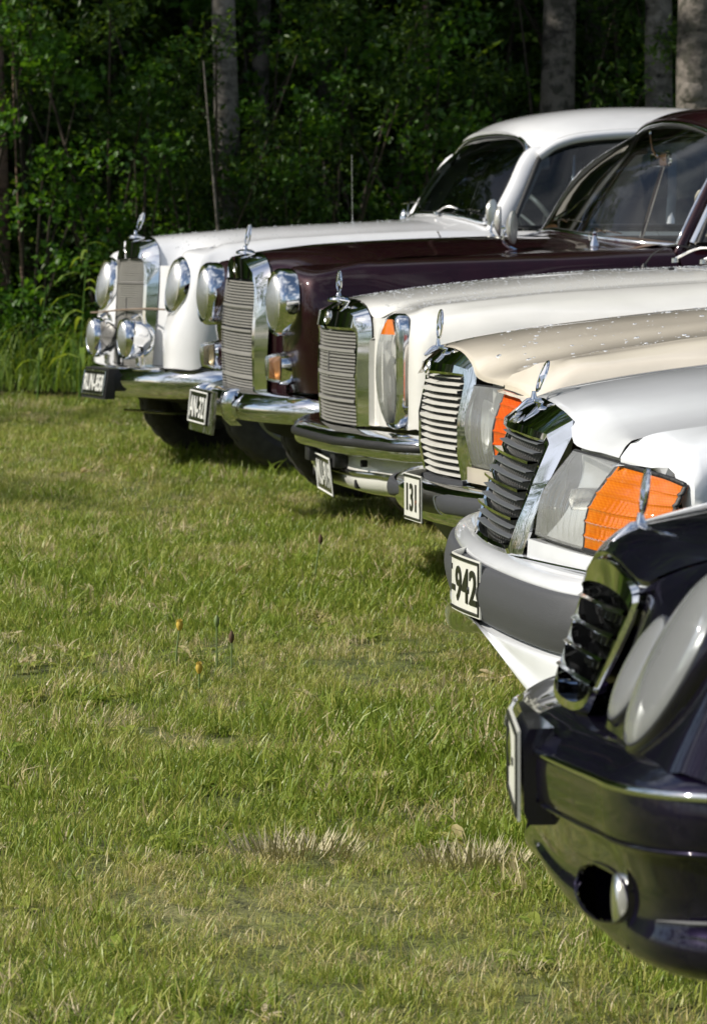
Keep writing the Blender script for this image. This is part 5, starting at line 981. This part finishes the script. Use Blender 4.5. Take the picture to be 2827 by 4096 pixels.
    cabin(c, 'ivory_paint', [(1.45, 0, .96), (1.48, .3, .955), (1.57, .6, .935), (1.62, .69, .925)], [(2.02, 0, 1.37), (2.03, .3, 1.365), (2.07, .52, 1.34), (2.09, .57, 1.32)], [(2.03, 1.385), (2.3, 1.425), (2.7, 1.43), (3.1, 1.40), (3.3, 1.36)],
          [(2.09, .60, 1.33), (2.3, .61, 1.365), (2.7, .61, 1.365), (3.0, .6, 1.34), (3.15, .58, 1.30)], [(1.68, .755, .92), (2.4, .765, .92), (3.15, .75, .92)], (3.75, .94), 'dark_glass', (.5,))
    cabin_floor(c, 1.55, 3.3, .66, .35); wing_mirror(c, (1.62, -.77, .93), (1.62, -.86, .98), (.08, .055), axis=(1, -.3, 0))
    return c

# ---- 5: white saloon with dark bumper cladding
def car5():
    c = car('parked_car', *CAR5[:2], 6., 0, 'white saloon with dark grey bumper cladding and big orange corner lamps')
    B = Body(4.74, fcurve([(0, .26), (1.3, .20), (4.5, .26), (4.74, .40)]), (.80, 3.60), .40,
             [(.3, .866), (.6, .872), (1.2, .875), (3.9, .875), (4.74, .80)],
             [(.3, .835, .715), (.5, .84, .735), (1.2, .85, .79), (3, .85, .84), (4.74, .78, .86)],
             [(.3, .76, .748), (.45, .765, .772), (.8, .765, .81), (1.3, .765, .85), (3, .77, .90), (4.74, .7, .92)],
             [(.3, .66, .765), (.45, .668, .785), (.8, .69, .818), (1.3, .70, .858), (3, .68, .90), (4.74, .62, .92)], power=3.2)
    F = [[(.219, .612, .702), (.218, .612, .706), (.218, .612, .710), (.218, .612, .714), (.222, .615, .721), (.234, .624, .739)],
         [(.252, .735, .703), (.253, .735, .705), (.254, .735, .708), (.256, .731, .712), (.264, .72, .726), (.255, .648, .753)],
         [(.281, .808, .698), (.282, .808, .700), (.283, .808, .702), (.286, .802, .706), (.292, .78, .722), (.27, .656, .759)],
         [(.306, .868, .50), (.306, .870, .56), (.306, .869, .62), (.306, .866, .684), (.308, .825, .728), (.30, .66, .765)]]
    fender(c, B, 'arctic_paint', F, [.36, .41, .48, .56, .64, .72, .80, .88, .96, 1.04, 1.12, 1.22, 1.36])
    hood = [[(.176, 0, .785), (.177, .17, .777), (.178, .285, .756), (.176, .335, .722), (.186, .42, .715), (.20, .51, .715), (.216, .604, .712)],
            [(.186, 0, .793), (.187, .17, .785), (.190, .285, .768), (.190, .345, .740), (.200, .43, .733), (.212, .52, .731), (.228, .616, .736)],
            [(.25, 0, .810), (.25, .17, .804), (.25, .30, .792), (.25, .385, .776), (.25, .46, .764), (.25, .55, .756), (.25, .646, .751)],
            [(.45, 0, .841), (.45, .18, .836), (.45, .32, .825), (.45, .42, .813), (.45, .50, .800), (.45, .58, .791), (.45, .664, .785)],
            [(.8, 0, .878), (.8, .19, .873), (.8, .33, .862), (.8, .44, .849), (.8, .52, .837), (.8, .61, .827), (.8, .686, .818)],
            [(1.3, 0, .915), (1.3, .2, .91), (1.3, .34, .90), (1.3, .45, .888), (1.3, .53, .877), (1.3, .62, .867), (1.3, .696, .858)]]
    m = MB(); D = m.grid([mirror(r) for r in hood], 6, 3); m.build('hood', 'arctic_paint', c, angle=60)
    m = MB(); C = [[(1.306, y, .915-.057*(y/.7)**2) for y in np.linspace(-.70, .70, 5)], [(1.5+.1*(y/.7)**2, y, .94-.05*(y/.7)**2) for y in np.linspace(-.7, .7, 5)]]; m.grid(C, 2, 3); m.build('cowl', 'arctic_paint', c)
    sides(c, B, 'arctic_paint', [1.37, 2.5, 3.3, 4.74], ['front_door', 'rear_door', 'rear_quarter']); back_end(c, B, 'arctic_paint', 3.85, .03); underbody(c, 4.74, .66, .36, .68)
    back = [(.170, 0, .789), (.171, .12, .784), (.174, .22, .777), (.181, .296, .763), (.179, .303, .735), (.138, .292, .65), (.107, .279, .57), (.088, .264, .500), (.088, .24, .494), (.078, .12, .494), (.074, 0, .494)]
    frt = [(.108, 0, .744), (.112, .12, .742), (.120, .20, .739), (.136, .258, .733), (.139, .268, .715), (.108, .263, .64), (.084, .255, .565), (.070, .240, .503), (.064, .218, .498), (.054, .12, .498), (.050, 0, .498)]
    mid = [(.104, 0, .728), (.109, .12, .727), (.118, .20, .725), (.132, .246, .722), (.133, .252, .705), (.104, .248, .635), (.081, .241, .563), (.066, .228, .512), (.062, .21, .508), (.052, .12, .508), (.048, 0, .508)]
    inn = [(.108, 0, .722), (.113, .12, .721), (.122, .20, .719), (.134, .238, .716), (.134, .242, .702), (.107, .239, .635), (.085, .232, .563), (.070, .222, .518), (.066, .205, .515), (.056, .12, .515), (.052, 0, .515)]
    g = shell(c, 'grille', 'chrome', [back, frt, mid, inn, [(x+.035, y, z) for x, y, z in inn]], closed=True, smooth=1, angle=24)
    xf = lambda z: .066+.060*(z-.515)/.205-.010*math.sin(math.pi*(z-.515)/.205)
    louvres(g, xf, .228, np.linspace(.531, .712, 11), 'slat_grey', (2, 5, 8), d=.016, h=.0020, drop=.0012, bow=.008, cmat='chrome')
    uprights(g, lambda z: xf(z)+.009, np.linspace(-.22, .22, 23), .517, .716, .0032, .008, 'mesh_grey', bow=.018, yw=.228); backing(g, lambda z: xf(z)+.04, .25, .50, .73)
    badge(g, .114, .752, .011, .9); ornament(c, .150, .783, .029, .36, 'wing', .020)
    for s in (-1, 1):
        o, _ = quadlens(c, 'headlamp', [[(.172, .350, .708), (.182, .42, .707), (.198, .51, .705), (.215, .596, .702)], [(.103, .328, .548), (.115, .42, .546), (.132, .51, .544), (.150, .598, .543)]], 'lamp_glass', n=(6, 26), bulge=.022, s=s, frame=(.004, 'black_rubber'), flute=(.0011, 9))
        q = MB(); q.grid(np.array([[(.19, s*.34, .712), (.21, s*.48, .712), (.232, s*.61, .708)], [(.19, s*.345, .66), (.235, s*.48, .67), (.225, s*.60, .66)], [(.16, s*.34, .59), (.21, s*.48, .59), (.20, s*.60, .585)], [(.125, s*.33, .545), (.15, s*.48, .542), (.175, s*.61, .538)]]), 6, 6); q.build('reflector', 'reflector', o, angle=180)
        q = MB(); q.lathe([(.001, -.02), (.02, -.015), (.022, .01), (.022, .05)], (.165, s*.47, .625), (1, 0, 0), 14); q.build('bulb', 'dull_chrome', o)
        o, _ = quadlens(c, 'corner_lamp', [[(.216, .602, .700), (.246, .735, .695), (.269, .808, .690), (.289, .856, .682)], [(.151, .603, .543), (.170, .72, .545), (.205, .80, .55), (.287, .872, .565)]], 'amber_lens', n=(6, 26), bulge=.022, rib=-.0035, nrib=6, s=s, frame=(.005, 'black_rubber'), flute=(.0006, 15))
        p_ = MB(); p_.grid(np.array([[(.092, s*.315, .538), (.11, s*.42, .537), (.145, s*.60, .535), (.19, s*.76, .536), (.28, s*.868, .54)], [(.090, s*.315, .503), (.108, s*.42, .502), (.142, s*.60, .501), (.186, s*.76, .50), (.28, s*.87, .50)]]), 2, 4, lip=.03, front=True); p_.build('lamp_panel', 'arctic_paint', c)
        t = MB(); t.grid(np.array([[(.064, s*.22, .494), (.085, s*.35, .500), (.12, s*.52, .503), (.165, s*.70, .505)], [(.098, s*.28, .500), (.112, s*.37, .504), (.14, s*.54, .505), (.185, s*.73, .507)]]), 2, 4); t.build('headlamp_wiper_rail', 'black_rubber', c); 
        t = MB(); t.tube([(.063, s*.22, .496), (.084, s*.35, .502), (.119, s*.52, .505), (.164, s*.70, .507)], .0035, 6); t.build('rail_trim', 'chrome', c)
    n = MB(); n.quads(np.array([[(.34, -.62, .72), (.34, .62, .72)], [(.30, -.62, .48), (.30, .62, .48)]])); n.build('nose_backing', 'flat_black', c)  # dark gap round the lamps comes from this black-coloured sheet
    plan = [(0, .026), (.2, .032), (.4, .048), (.55, .067), (.68, .092), (.77, .126), (.84, .18), (.875, .28), (.885, .46)]
    bumper(c, 'front_bumper', 'arctic_paint', plan, [(-.09, .500), (-.05, .502), (-.018, .497), (-.002, .486), (.002, .475), (-.004, .47), (-.006, .36), (.010, .352), (.012, .33), (.012, .30), (.022, .268), (.008, .250), (-.06, .24)], zf=lambda y, z: .112*(1-min(1, y/.64)**1.7)*min(1, max(0, (.352-z)/.09)), np_=3)
    bumper(c, 'bumper_cladding', 'grey_cladding', plan, [(.0, .474), (.010, .472), (.018, .455), (.024, .42), (.018, .385), (.010, .366), (.0, .362)], np_=3)
    v = MB(); v.sweep(mirror([(.045, 0, .335), (.06, .2, .335), (.085, .4, .332), (.115, .6, .328)]), [(-.003, -.003), (.003, -.003), (.003, .003), (-.003, .003)], smooth=3); v.build('valance_crease', 'arctic_paint', c)
    plate(c, -.012, .428, .44, .112, 'T-942', .255, .070, 'letter_black', 'plate_white', .006, bend=lambda u: np.where(u > 0, .026*(u/.22)**1.5, .11*(-u/.22)**1.2), toff=.075)
    k = MB(); k.lathe([(.005, -.005), (.004, -.008), (.001, -.009)], (-.002, -.205, .43), (1, 0, 0), 8); k.build('plate_screw', 'dark_plastic', c)
    for x in (.80, 3.60):
        for s in (-1, 1): wheel(c, x, s*.735, .315, .19)
    cabin(c, 'arctic_paint', [(1.42, 0, .945), (1.46, .3, .94), (1.58, .6, .92), (1.63, .69, .91)], [(2.02, 0, 1.37), (2.04, .3, 1.365), (2.09, .52, 1.34), (2.11, .57, 1.32)], [(2.03, 1.385), (2.3, 1.43), (2.7, 1.435), (3.1, 1.40), (3.35, 1.35)],
          [(2.11, .60, 1.33), (2.3, .61, 1.37), (2.7, .61, 1.37), (3.05, .6, 1.34), (3.2, .58, 1.29)], [(1.68, .755, .90), (2.4, .765, .92), (3.2, .75, .94)], (3.85, .97), 'dark_glass', (.5,))
    cabin_floor(c, 1.55, 3.3, .66, .35); wing_mirror(c, (1.66, -.77, .93), (1.66, -.87, .97), (.09, .06), axis=(1, -.3, 0))
    return c

# ---- 6: dark indigo saloon with oval lamps (nearest)
def car6():
    c = car('parked_car', *CAR6[:2], 2., -3.8, 'dark indigo saloon with pairs of oval headlamps, nearest to the camera in the row')
    B = Body(4.80, fcurve([(0, .31), (.4, .30), (1.3, .22), (4.5, .28), (4.8, .42)]), (.86, 3.68), .36,
             [(.3, .875), (.5, .89), (1.2, .90), (3.9, .90), (4.8, .80)],
             [(.3, .855, .70), (.5, .866, .73), (1.2, .875, .79), (3, .87, .84), (4.8, .78, .86)],
             [(.3, .79, .755), (.45, .80, .775), (.8, .82, .82), (1.3, .82, .86), (3, .8, .90), (4.8, .7, .92)],
             [(.3, .66, .778), (.45, .69, .806), (.8, .70, .852), (1.3, .71, .887), (3, .68, .90), (4.8, .62, .92)])
    F = [[(.099, .238, .546), (.114, .268, .60), (.130, .298, .655), (.140, .320, .695), (.141, .334, .708), (.144, .346, .715)],
         [(.088, .33, .540), (.106, .345, .60), (.126, .37, .655), (.145, .39, .698), (.156, .40, .715), (.170, .405, .733)],
         [(.088, .46, .530), (.112, .47, .60), (.138, .49, .66), (.165, .505, .708), (.188, .51, .730), (.215, .50, .752)],
         [(.088, .60, .522), (.122, .60, .60), (.152, .61, .67), (.182, .63, .722), (.22, .625, .75), (.265, .59, .769)],
         [(.098, .73, .520), (.138, .735, .605), (.170, .74, .67), (.205, .745, .72), (.255, .715, .754), (.315, .65, .783)],
         [(.145, .845, .521), (.172, .848, .605), (.205, .842, .665), (.24, .82, .71), (.30, .785, .755), (.40, .69, .802)]]
    far = lambda V: V+np.stack([np.where(V[:, 1] > 0, .034*np.clip((V[:, 1]-.30)/.2, 0, 1), 0), 0*V[:, 1], 0*V[:, 1]], 1)   # the far lamps sit a little further back
    fender(c, B, 'indigo_paint', F, [.46, .52, .58, .67, .76, .86, .96, 1.06, 1.16, 1.25, 1.36])
    for o_ in c.children:
        V = np.array([v.co[:] for v in o_.data.vertices])
        if V[:, 1].max() > .3: o_.data.vertices.foreach_set('co', far(V).ravel())
    hood = [[(.125, 0, .738), (.127, .13, .733), (.130, .23, .722), (.133, .30, .713), (.141, .343, .711)],
            [(.122, 0, .744), (.124, .13, .739), (.128, .23, .728), (.132, .305, .720), (.142, .347, .7185)],
            [(.138, 0, .763), (.141, .13, .759), (.146, .24, .749), (.152, .33, .739), (.170, .405, .736)],
            [(.171, 0, .7805), (.173, .13, .778), (.176, .25, .771), (.184, .37, .759), (.215, .499, .755)],
            [(.254, 0, .8015), (.254, .14, .7995), (.254, .28, .793), (.256, .42, .783), (.265, .588, .772)],
            [(.40, 0, .833), (.40, .15, .831), (.40, .30, .826), (.40, .46, .818), (.40, .687, .804)],
            [(.8, 0, .888), (.8, .16, .886), (.8, .32, .881), (.8, .5, .873), (.8, .697, .853)],
            [(1.3, 0, .935), (1.3, .18, .933), (1.3, .36, .928), (1.3, .54, .918), (1.3, .707, .889)]]
    m = MB(); D = m.grid([mirror(r) for r in hood], 6, 4); m.build('hood', 'indigo_paint', c, angle=60)
    m = MB(); C = [[(1.306, y, .935-.045*(y/.7)**2) for y in np.linspace(-.70, .70, 5)], [(1.5+.1*(y/.7)**2, y, .95-.04*(y/.7)**2) for y in np.linspace(-.7, .7, 5)]]; m.grid(C, 2, 3); m.build('cowl', 'indigo_paint', c)
    sides(c, B, 'indigo_paint', [1.37, 2.5, 3.3, 4.8], ['front_door', 'rear_door', 'rear_quarter']); back_end(c, B, 'indigo_paint', 3.85, .03); underbody(c, 4.8, .66, .42, .68)
    # grille set into the hood front
    o1 = [(.132, 0, .737), (.134, .12, .733), (.136, .22, .723), (.134, .294, .709), (.131, .313, .692), (.117, .296, .652), (.098, .265, .605), (.083, .235, .564), (.082, .19, .548), (.078, .10, .541), (.076, 0, .540)]
    o2 = [(.118, 0, .734), (.120, .12, .730), (.122, .22, .720), (.124, .292, .706), (.124, .310, .690), (.110, .293, .652), (.092, .262, .605), (.077, .232, .567), (.071, .185, .553), (.067, .10, .547), (.065, 0, .546)]
    o3 = [(.1145, 0, .704), (.1155, .12, .702), (.1165, .22, .698), (.1175, .283, .691), (.121, .294, .682), (.108, .279, .648), (.091, .249, .605), (.077, .220, .573), (.072, .178, .563), (.068, .10, .557), (.066, 0, .556)]
    g = shell(c, 'grille', 'chrome', [o1, o2, o3, [(x+.06, y, z) for x, y, z in o3]], smooth=2)
    xf = lambda z: .066+.055*(z-.555)/.145; wz = lambda z: .222+.070*(z-.572)/.115
    for z in (.587, .617, .647, .677):
        ys = np.linspace(-wz(z), wz(z), 11); m = MB(); m.quads(np.array([[(xf(z)+.004*(y/.29)**2+a, y, z+b) for a, b in ((.0, -.0035), (-.003, .0), (.001, .003), (.030, .006), (.030, .001))] for y in ys]), cv=True); m.build('slat', 'chrome', g, angle=30)
    uprights(g, lambda z: xf(z)+.034, np.linspace(-.20, .20, 7), .560, .695, .004, .006, 'dark_chrome', bow=.004, yw=.29); backing(g, lambda z: xf(z)+.062, .29, .54, .71)
    ornament(c, .168, .776, .028, .12, 'wing', .018)
    for s in (-1, 1):
        for nm, ctr, uv, vv, dp in (('inner_headlamp', (.119, .443, .618), (.0285, .025, .0615), (.006, .058, -.002), .012), ('outer_headlamp', (.136, .660, .642), (.044, .035, .100), (.014, .112, .012), .018)):
            ctr, uv, vv = (np.array(a)*np.array((1, s, 1)) for a in (ctr, uv, vv)); ctr = ctr+np.array((.034 if s > 0 else 0, 0, 0)); nn = np.cross(uv, vv); nn /= np.linalg.norm(nn); nn *= -np.sign(nn[0]); aa = np.arange(40)*2*math.pi/40
            def el(k, h): return np.array([ctr+k*(math.cos(a)*uv+math.sin(a)*vv)+nn*h for a in aa])
            m = MB(); m.quads(np.array([el(1.16, -.035), el(1.13, -.008), el(1.06, .003), el(.99, .004), el(.975, -.02)]), cv=True); o = m.build(nm, 'indigo_paint', c, angle=60)
            m = MB(); m.quads(np.array([el(math.cos(t), .003+dp*math.sin(t)) for t in np.linspace(.1, 1.56, 9)]), cv=True); m.build('lens', 'cloudy_lamp', o, angle=180)
            m = MB(); m.quads(np.array([el(.62, .004), el(.60, .007), el(.52, .006), el(.50, -.03), el(.02, -.04)]), cv=True); m.build('lamp_bowl', 'chrome', o, angle=60)
            m = MB(); m.quads(np.array([el(.97, -.004), el(.8, -.03), el(.45, -.05), el(.01, -.055)]), cv=True); m.build('reflector', 'reflector', o, angle=180)
            m = MB(); m.tube(el(.99, .003), .003, 6, closed=True, up=tuple(nn)); m.build('lamp_seal', 'dark_plastic', o)
    plan = [(0, .010), (.25, .016), (.45, .034), (.60, .051), (.70, .062), (.78, .084), (.84, .125), (.872, .19), (.888, .36)]
    zf = lambda y, z: .035*(1-min(1, y/.6))*min(1, max(0, (.37-z)/.05)) + (.006*(1-min(1, y/.25)) if z > .5 else 0)
    pr = [(-.09, .548), (-.045, .537), (-.016, .522), (-.001, .509), (.003, .490), (.003, .468), (.0, .446), (-.007, .440), (-.012, .434), (-.022, .41), (-.030, .385), (-.030, .36), (-.022, .335), (-.028, .312), (-.06, .297), (-.16, .292)]
    P = mirror([(x, y, 0) for y, x in plan]); P = cr(P, 14); T = np.gradient(P, axis=0); T /= np.linalg.norm(T, axis=1, keepdims=True); N = np.stack([-T[:, 1], T[:, 0], 0*T[:, 0]], 1); N *= np.sign(-N[len(N)//2][0])
    D = np.array([[p+n_*o_+np.array((0, 0, z+zf(abs(p[1]), z))) for p, n_ in zip(P, N)] for o_, z in cr(np.array(pr), 6)])
    inh = lambda q: ((abs(q[1])-.50)/.140)**2+((q[2]-.362)/.031)**2
    m = MB(); m.quads(D, skip=lambda i, j: inh(D[i, j]) < 1 and inh(D[i+1, j+1]) < 1); m.build('front_bumper', 'indigo_paint', c, angle=60)
    def on(y, z): k = np.argmin((D[..., 1]-y)**2+(D[..., 2]-z)**2*4); return D.reshape(-1, 3)[k]
    for s in (-1, 1):
        q = MB(); q.box((.135, s*.485, .362), (.11, .36, .09), .0); V0 = q.v[0]; q.f = [f for f in q.f if sum(V0[i][0] for i in f)/len(f) > .09]; q.build('fog_duct', 'indigo_paint', c)
        ring = np.array([on(s*(.50+.143*math.cos(a)), .362+.033*math.sin(a)) for a in np.arange(44)*2*math.pi/44]); q = MB(); ring = cr(ring[::4], 4, True); q.tube(ring, .0028, 6, closed=True, up=(1, 0, .1)); q.build('duct_rim', 'indigo_paint', c, angle=60)
        o = MB(); o.lathe([(.001, -.005), (.018, -.0045), (.031, -.002), (.034, .004), (.034, .05)], (.076, s*.582, .362), (1, 0, 0), 24); o.build('fog_lamp', 'fog_glass', c, angle=60)
        gg = MB(); gg.lathe([(.001, .03), (.02, .02), (.029, .008)], (.076, s*.582, .362), (1, 0, 0), 20); gg.build('fog_reflector', 'reflector', c)
        t = MB(); seg = [(p+n_*.003+np.array((0, 0, .5045))) for p, n_ in zip(P, N) if p[1]*s > .235][::2]; t.tube(seg, .0045, 8, ry=.0055, up=(0, 0, 1)); t.build('bumper_trim', 'chrome', c, angle=60)
        t = MB(); seg = [(p+n_*.0005+np.array((0, 0, .442))) for p, n_ in zip(P, N) if p[1]*s > .27][::2]; t.tube(seg, .0025, 6); t.build('bumper_crease', 'indigo_paint', c, angle=60)
        t = MB(); t.tube([(.098, s*.80, .366), (.13, s*.836, .367), (.19, s*.862, .368), (.40, s*.885, .370)], [.001, .003, .003, .003], 6); t.build('bumper_seam', 'dark_plastic', c)
    h = MB(); sl = lambda y: .05*y
    h.quads(np.array([[(.035, y, .535), (.016+sl(y), y, .533), (.009+sl(y), y, .515), (.009+sl(y), y, .43), (.016+sl(y), y, .415), (.035, y, .415)] for y in (-.245, 0, .245)])); h.f.append((0, 1, 2, 3, 4, 5)); h.build('plate_holder', 'indigo_paint', c, angle=30)
    plate(c, .004, .473, .44, .112, '-', .02, .01, 'letter_black', 'plate_white', .006, bend=lambda u: -.050*u)
    for x in (.86, 3.68):
        for s in (-1, 1): wheel(c, x, s*.745, .32, .20)
    cabin(c, 'indigo_paint', [(1.42, 0, .955), (1.46, .3, .95), (1.58, .6, .93), (1.63, .69, .92)], [(2.08, 0, 1.36), (2.10, .3, 1.355), (2.15, .52, 1.33), (2.17, .57, 1.31)], [(2.09, 1.375), (2.35, 1.425), (2.75, 1.435), (3.15, 1.40), (3.4, 1.34)],
          [(2.17, .60, 1.32), (2.35, .61, 1.365), (2.75, .61, 1.365), (3.1, .6, 1.33), (3.25, .58, 1.28)], [(1.68, .765, .91), (2.4, .775, .93), (3.25, .75, .95)], (3.9, .97), 'dark_glass', (.5,))
    cabin_floor(c, 1.55, 3.3, .66, .35); wing_mirror(c, (1.70, -.78, .95), (1.70, -.88, .99), (.09, .06), axis=(1, -.3, 0))
    return c
def refit(c, ymap, h_old, h_new):
    """widths of the row's two long-nosed saloons: y -> ymap(y) with the matching set-back of the corners"""
    so, sn = math.sin(R(h_old)), math.sin(R(h_new)); xs, ys = zip(*ymap); done = set()
    g = lambda y: np.sign(y)*np.interp(np.abs(y), xs, ys)
    f = lambda y: np.abs(y)*so-np.abs(g(y))*sn
    skip = ('wheel', 'rim', 'number_plate', 'plate_border', 'letters', 'hood_ornament', 'star', 'badge', 'rusty_screw', 'plate_bracket', 'seat', 'steering_wheel', 'steering_column')
    for o in c.children_recursive:
        if o.type != 'MESH' or o.name.split('.')[0] in skip: continue
        if abs(o.location.y) > 1e-6: y = o.location.y; o.location.x += float(f(y)); o.location.y = float(g(y)); continue
        if o.data.name in done: continue
        done.add(o.data.name)
        if abs(o.location.x)+abs(o.location.z) < 1e-6 and len(o.data.vertices) and o.data.users > 1: continue
        V = np.empty(len(o.data.vertices)*3); o.data.vertices.foreach_get('co', V); V = V.reshape(-1, 3); y = V[:, 1].copy(); V[:, 0] += f(y); V[:, 1] = g(y); o.data.vertices.foreach_set('co', V.ravel()); o.data.update()
    c.rotation_euler.z = R(h_new)
CAR4, CAR5, CAR6 = (.1393, 9.9181), (.2088, 7.6705), (.2043, 4.9237)
CARS = [f() for f in (car1, car2, car3, car4, car5, car6)]
refit(CARS[2], [(0, 0), (.28, .305), (.31, .335), (.45, .43), (.53, .475), (.725, .675), (.765, .745), (.86, .868), (1.2, 1.2)], 12.4, 11.4)
for o in CARS[2].children_recursive:      # far lamp unit and fender front set back a touch
    if o.type == 'MESH' and (o.name.split('.')[0] in ('headlamp', 'lens', 'amber_lens', 'reflector', 'fender')) and len(o.data.vertices):
        V = np.empty(len(o.data.vertices)*3); o.data.vertices.foreach_get('co', V); V = V.reshape(-1, 3)
        if V[:, 1].mean() > .3: V[:, 0] += .062*np.clip((V[:, 1]-.33)/.12, 0, 1); o.data.vertices.foreach_set('co', V.ravel()); o.data.update()
for o in CARS[3].children_recursive:
    if o.type == 'MESH' and (o.name.split('.')[0] in ('headlamp', 'corner_lamp', 'lamp_seal', 'reflector', 'lamp_panel', 'fender')) and len(o.data.vertices):
        V = np.empty(len(o.data.vertices)*3); o.data.vertices.foreach_get('co', V); V = V.reshape(-1, 3)
        if V[:, 1].mean() > .3: V[:, 0] += .07*np.clip((V[:, 1]-.33)/.1, 0, 1); o.data.vertices.foreach_set('co', V.ravel()); o.data.update()
refit(CARS[3], [(0, 0), (.28, .272), (.33, .326), (.38, .388), (.62, .625), (.82, .82), (.9, .9), (1.2, 1.2)], 9.7, 8.7)

for o in CARS[3].children:
    if o.name.startswith('grille'): o.location.x += .011
# ------------------------------------------------------------------ small things in the lawn
plain('dandelion_yellow', (.55, .38, .05), .7); plain('stem_green', (.16, .22, .07), .6); plain('seed_brown', (.10, .06, .03), .8)
def flower(name, label, x, y, h, hmat, kind, lean=.0):
    r_ = empty(name, (x, y, -.05)); tag(r_, label, 'flower'); m = MB(); m.tube([(0, 0, 0), (lean*.4, 0, h*.5), (lean, 0, h)], [.0032, .0028, .0026], 6, smooth=3); m.build('stem', 'stem_green', r_)
    m = MB()
    if kind == 'open':
        m.lathe([(.004, -.012), (.008, -.004), (.009, .004), (.006, .012)], (lean, 0, h), (0, 0, 1), 12)
        for k in range(26): a = k*2.4; e = .35+.65*(k/26); m.prism([(lean+.003*math.cos(a), .003*math.sin(a), h+.004), (lean+(.010*e)*math.cos(a-.12), (.010*e)*math.sin(a-.12), h+.022-.010*e), (lean+(.010*e)*math.cos(a+.12), (.010*e)*math.sin(a+.12), h+.022-.010*e)], (0, 0, .001))
    else: m.lathe([(.003, -.012), (.007, -.004), (.0075, .006), (.004, .016), (.001, .02)], (lean, 0, h), (0, 0, 1), 10)
    m.build('flower_head', hmat, r_)
flower('dandelion', 'yellow dandelion standing up from the lawn on a pale stalk', -.462, 9.97, .12, 'dandelion_yellow', 'open', .012)
flower('dandelion', 'yellow dandelion sitting low in the grass near the taller one', -.385, 9.60, .055, 'dandelion_yellow', 'open')
flower('dandelion_bud', 'closed grey green dandelion bud on a stalk right of the yellow dandelion', -.355, 10.0, .125, 'stem_green', 'bud')
flower('dandelion_bud', 'short dark closed dandelion bud, lower than its neighbours', -.315, 9.95, .09, 'seed_brown', 'bud')
flower('seed_stalk', 'brown dried seed stalk standing alone in the grass beyond the dandelions', -.124, 12.2, .135, 'seed_brown', 'bud', .02)
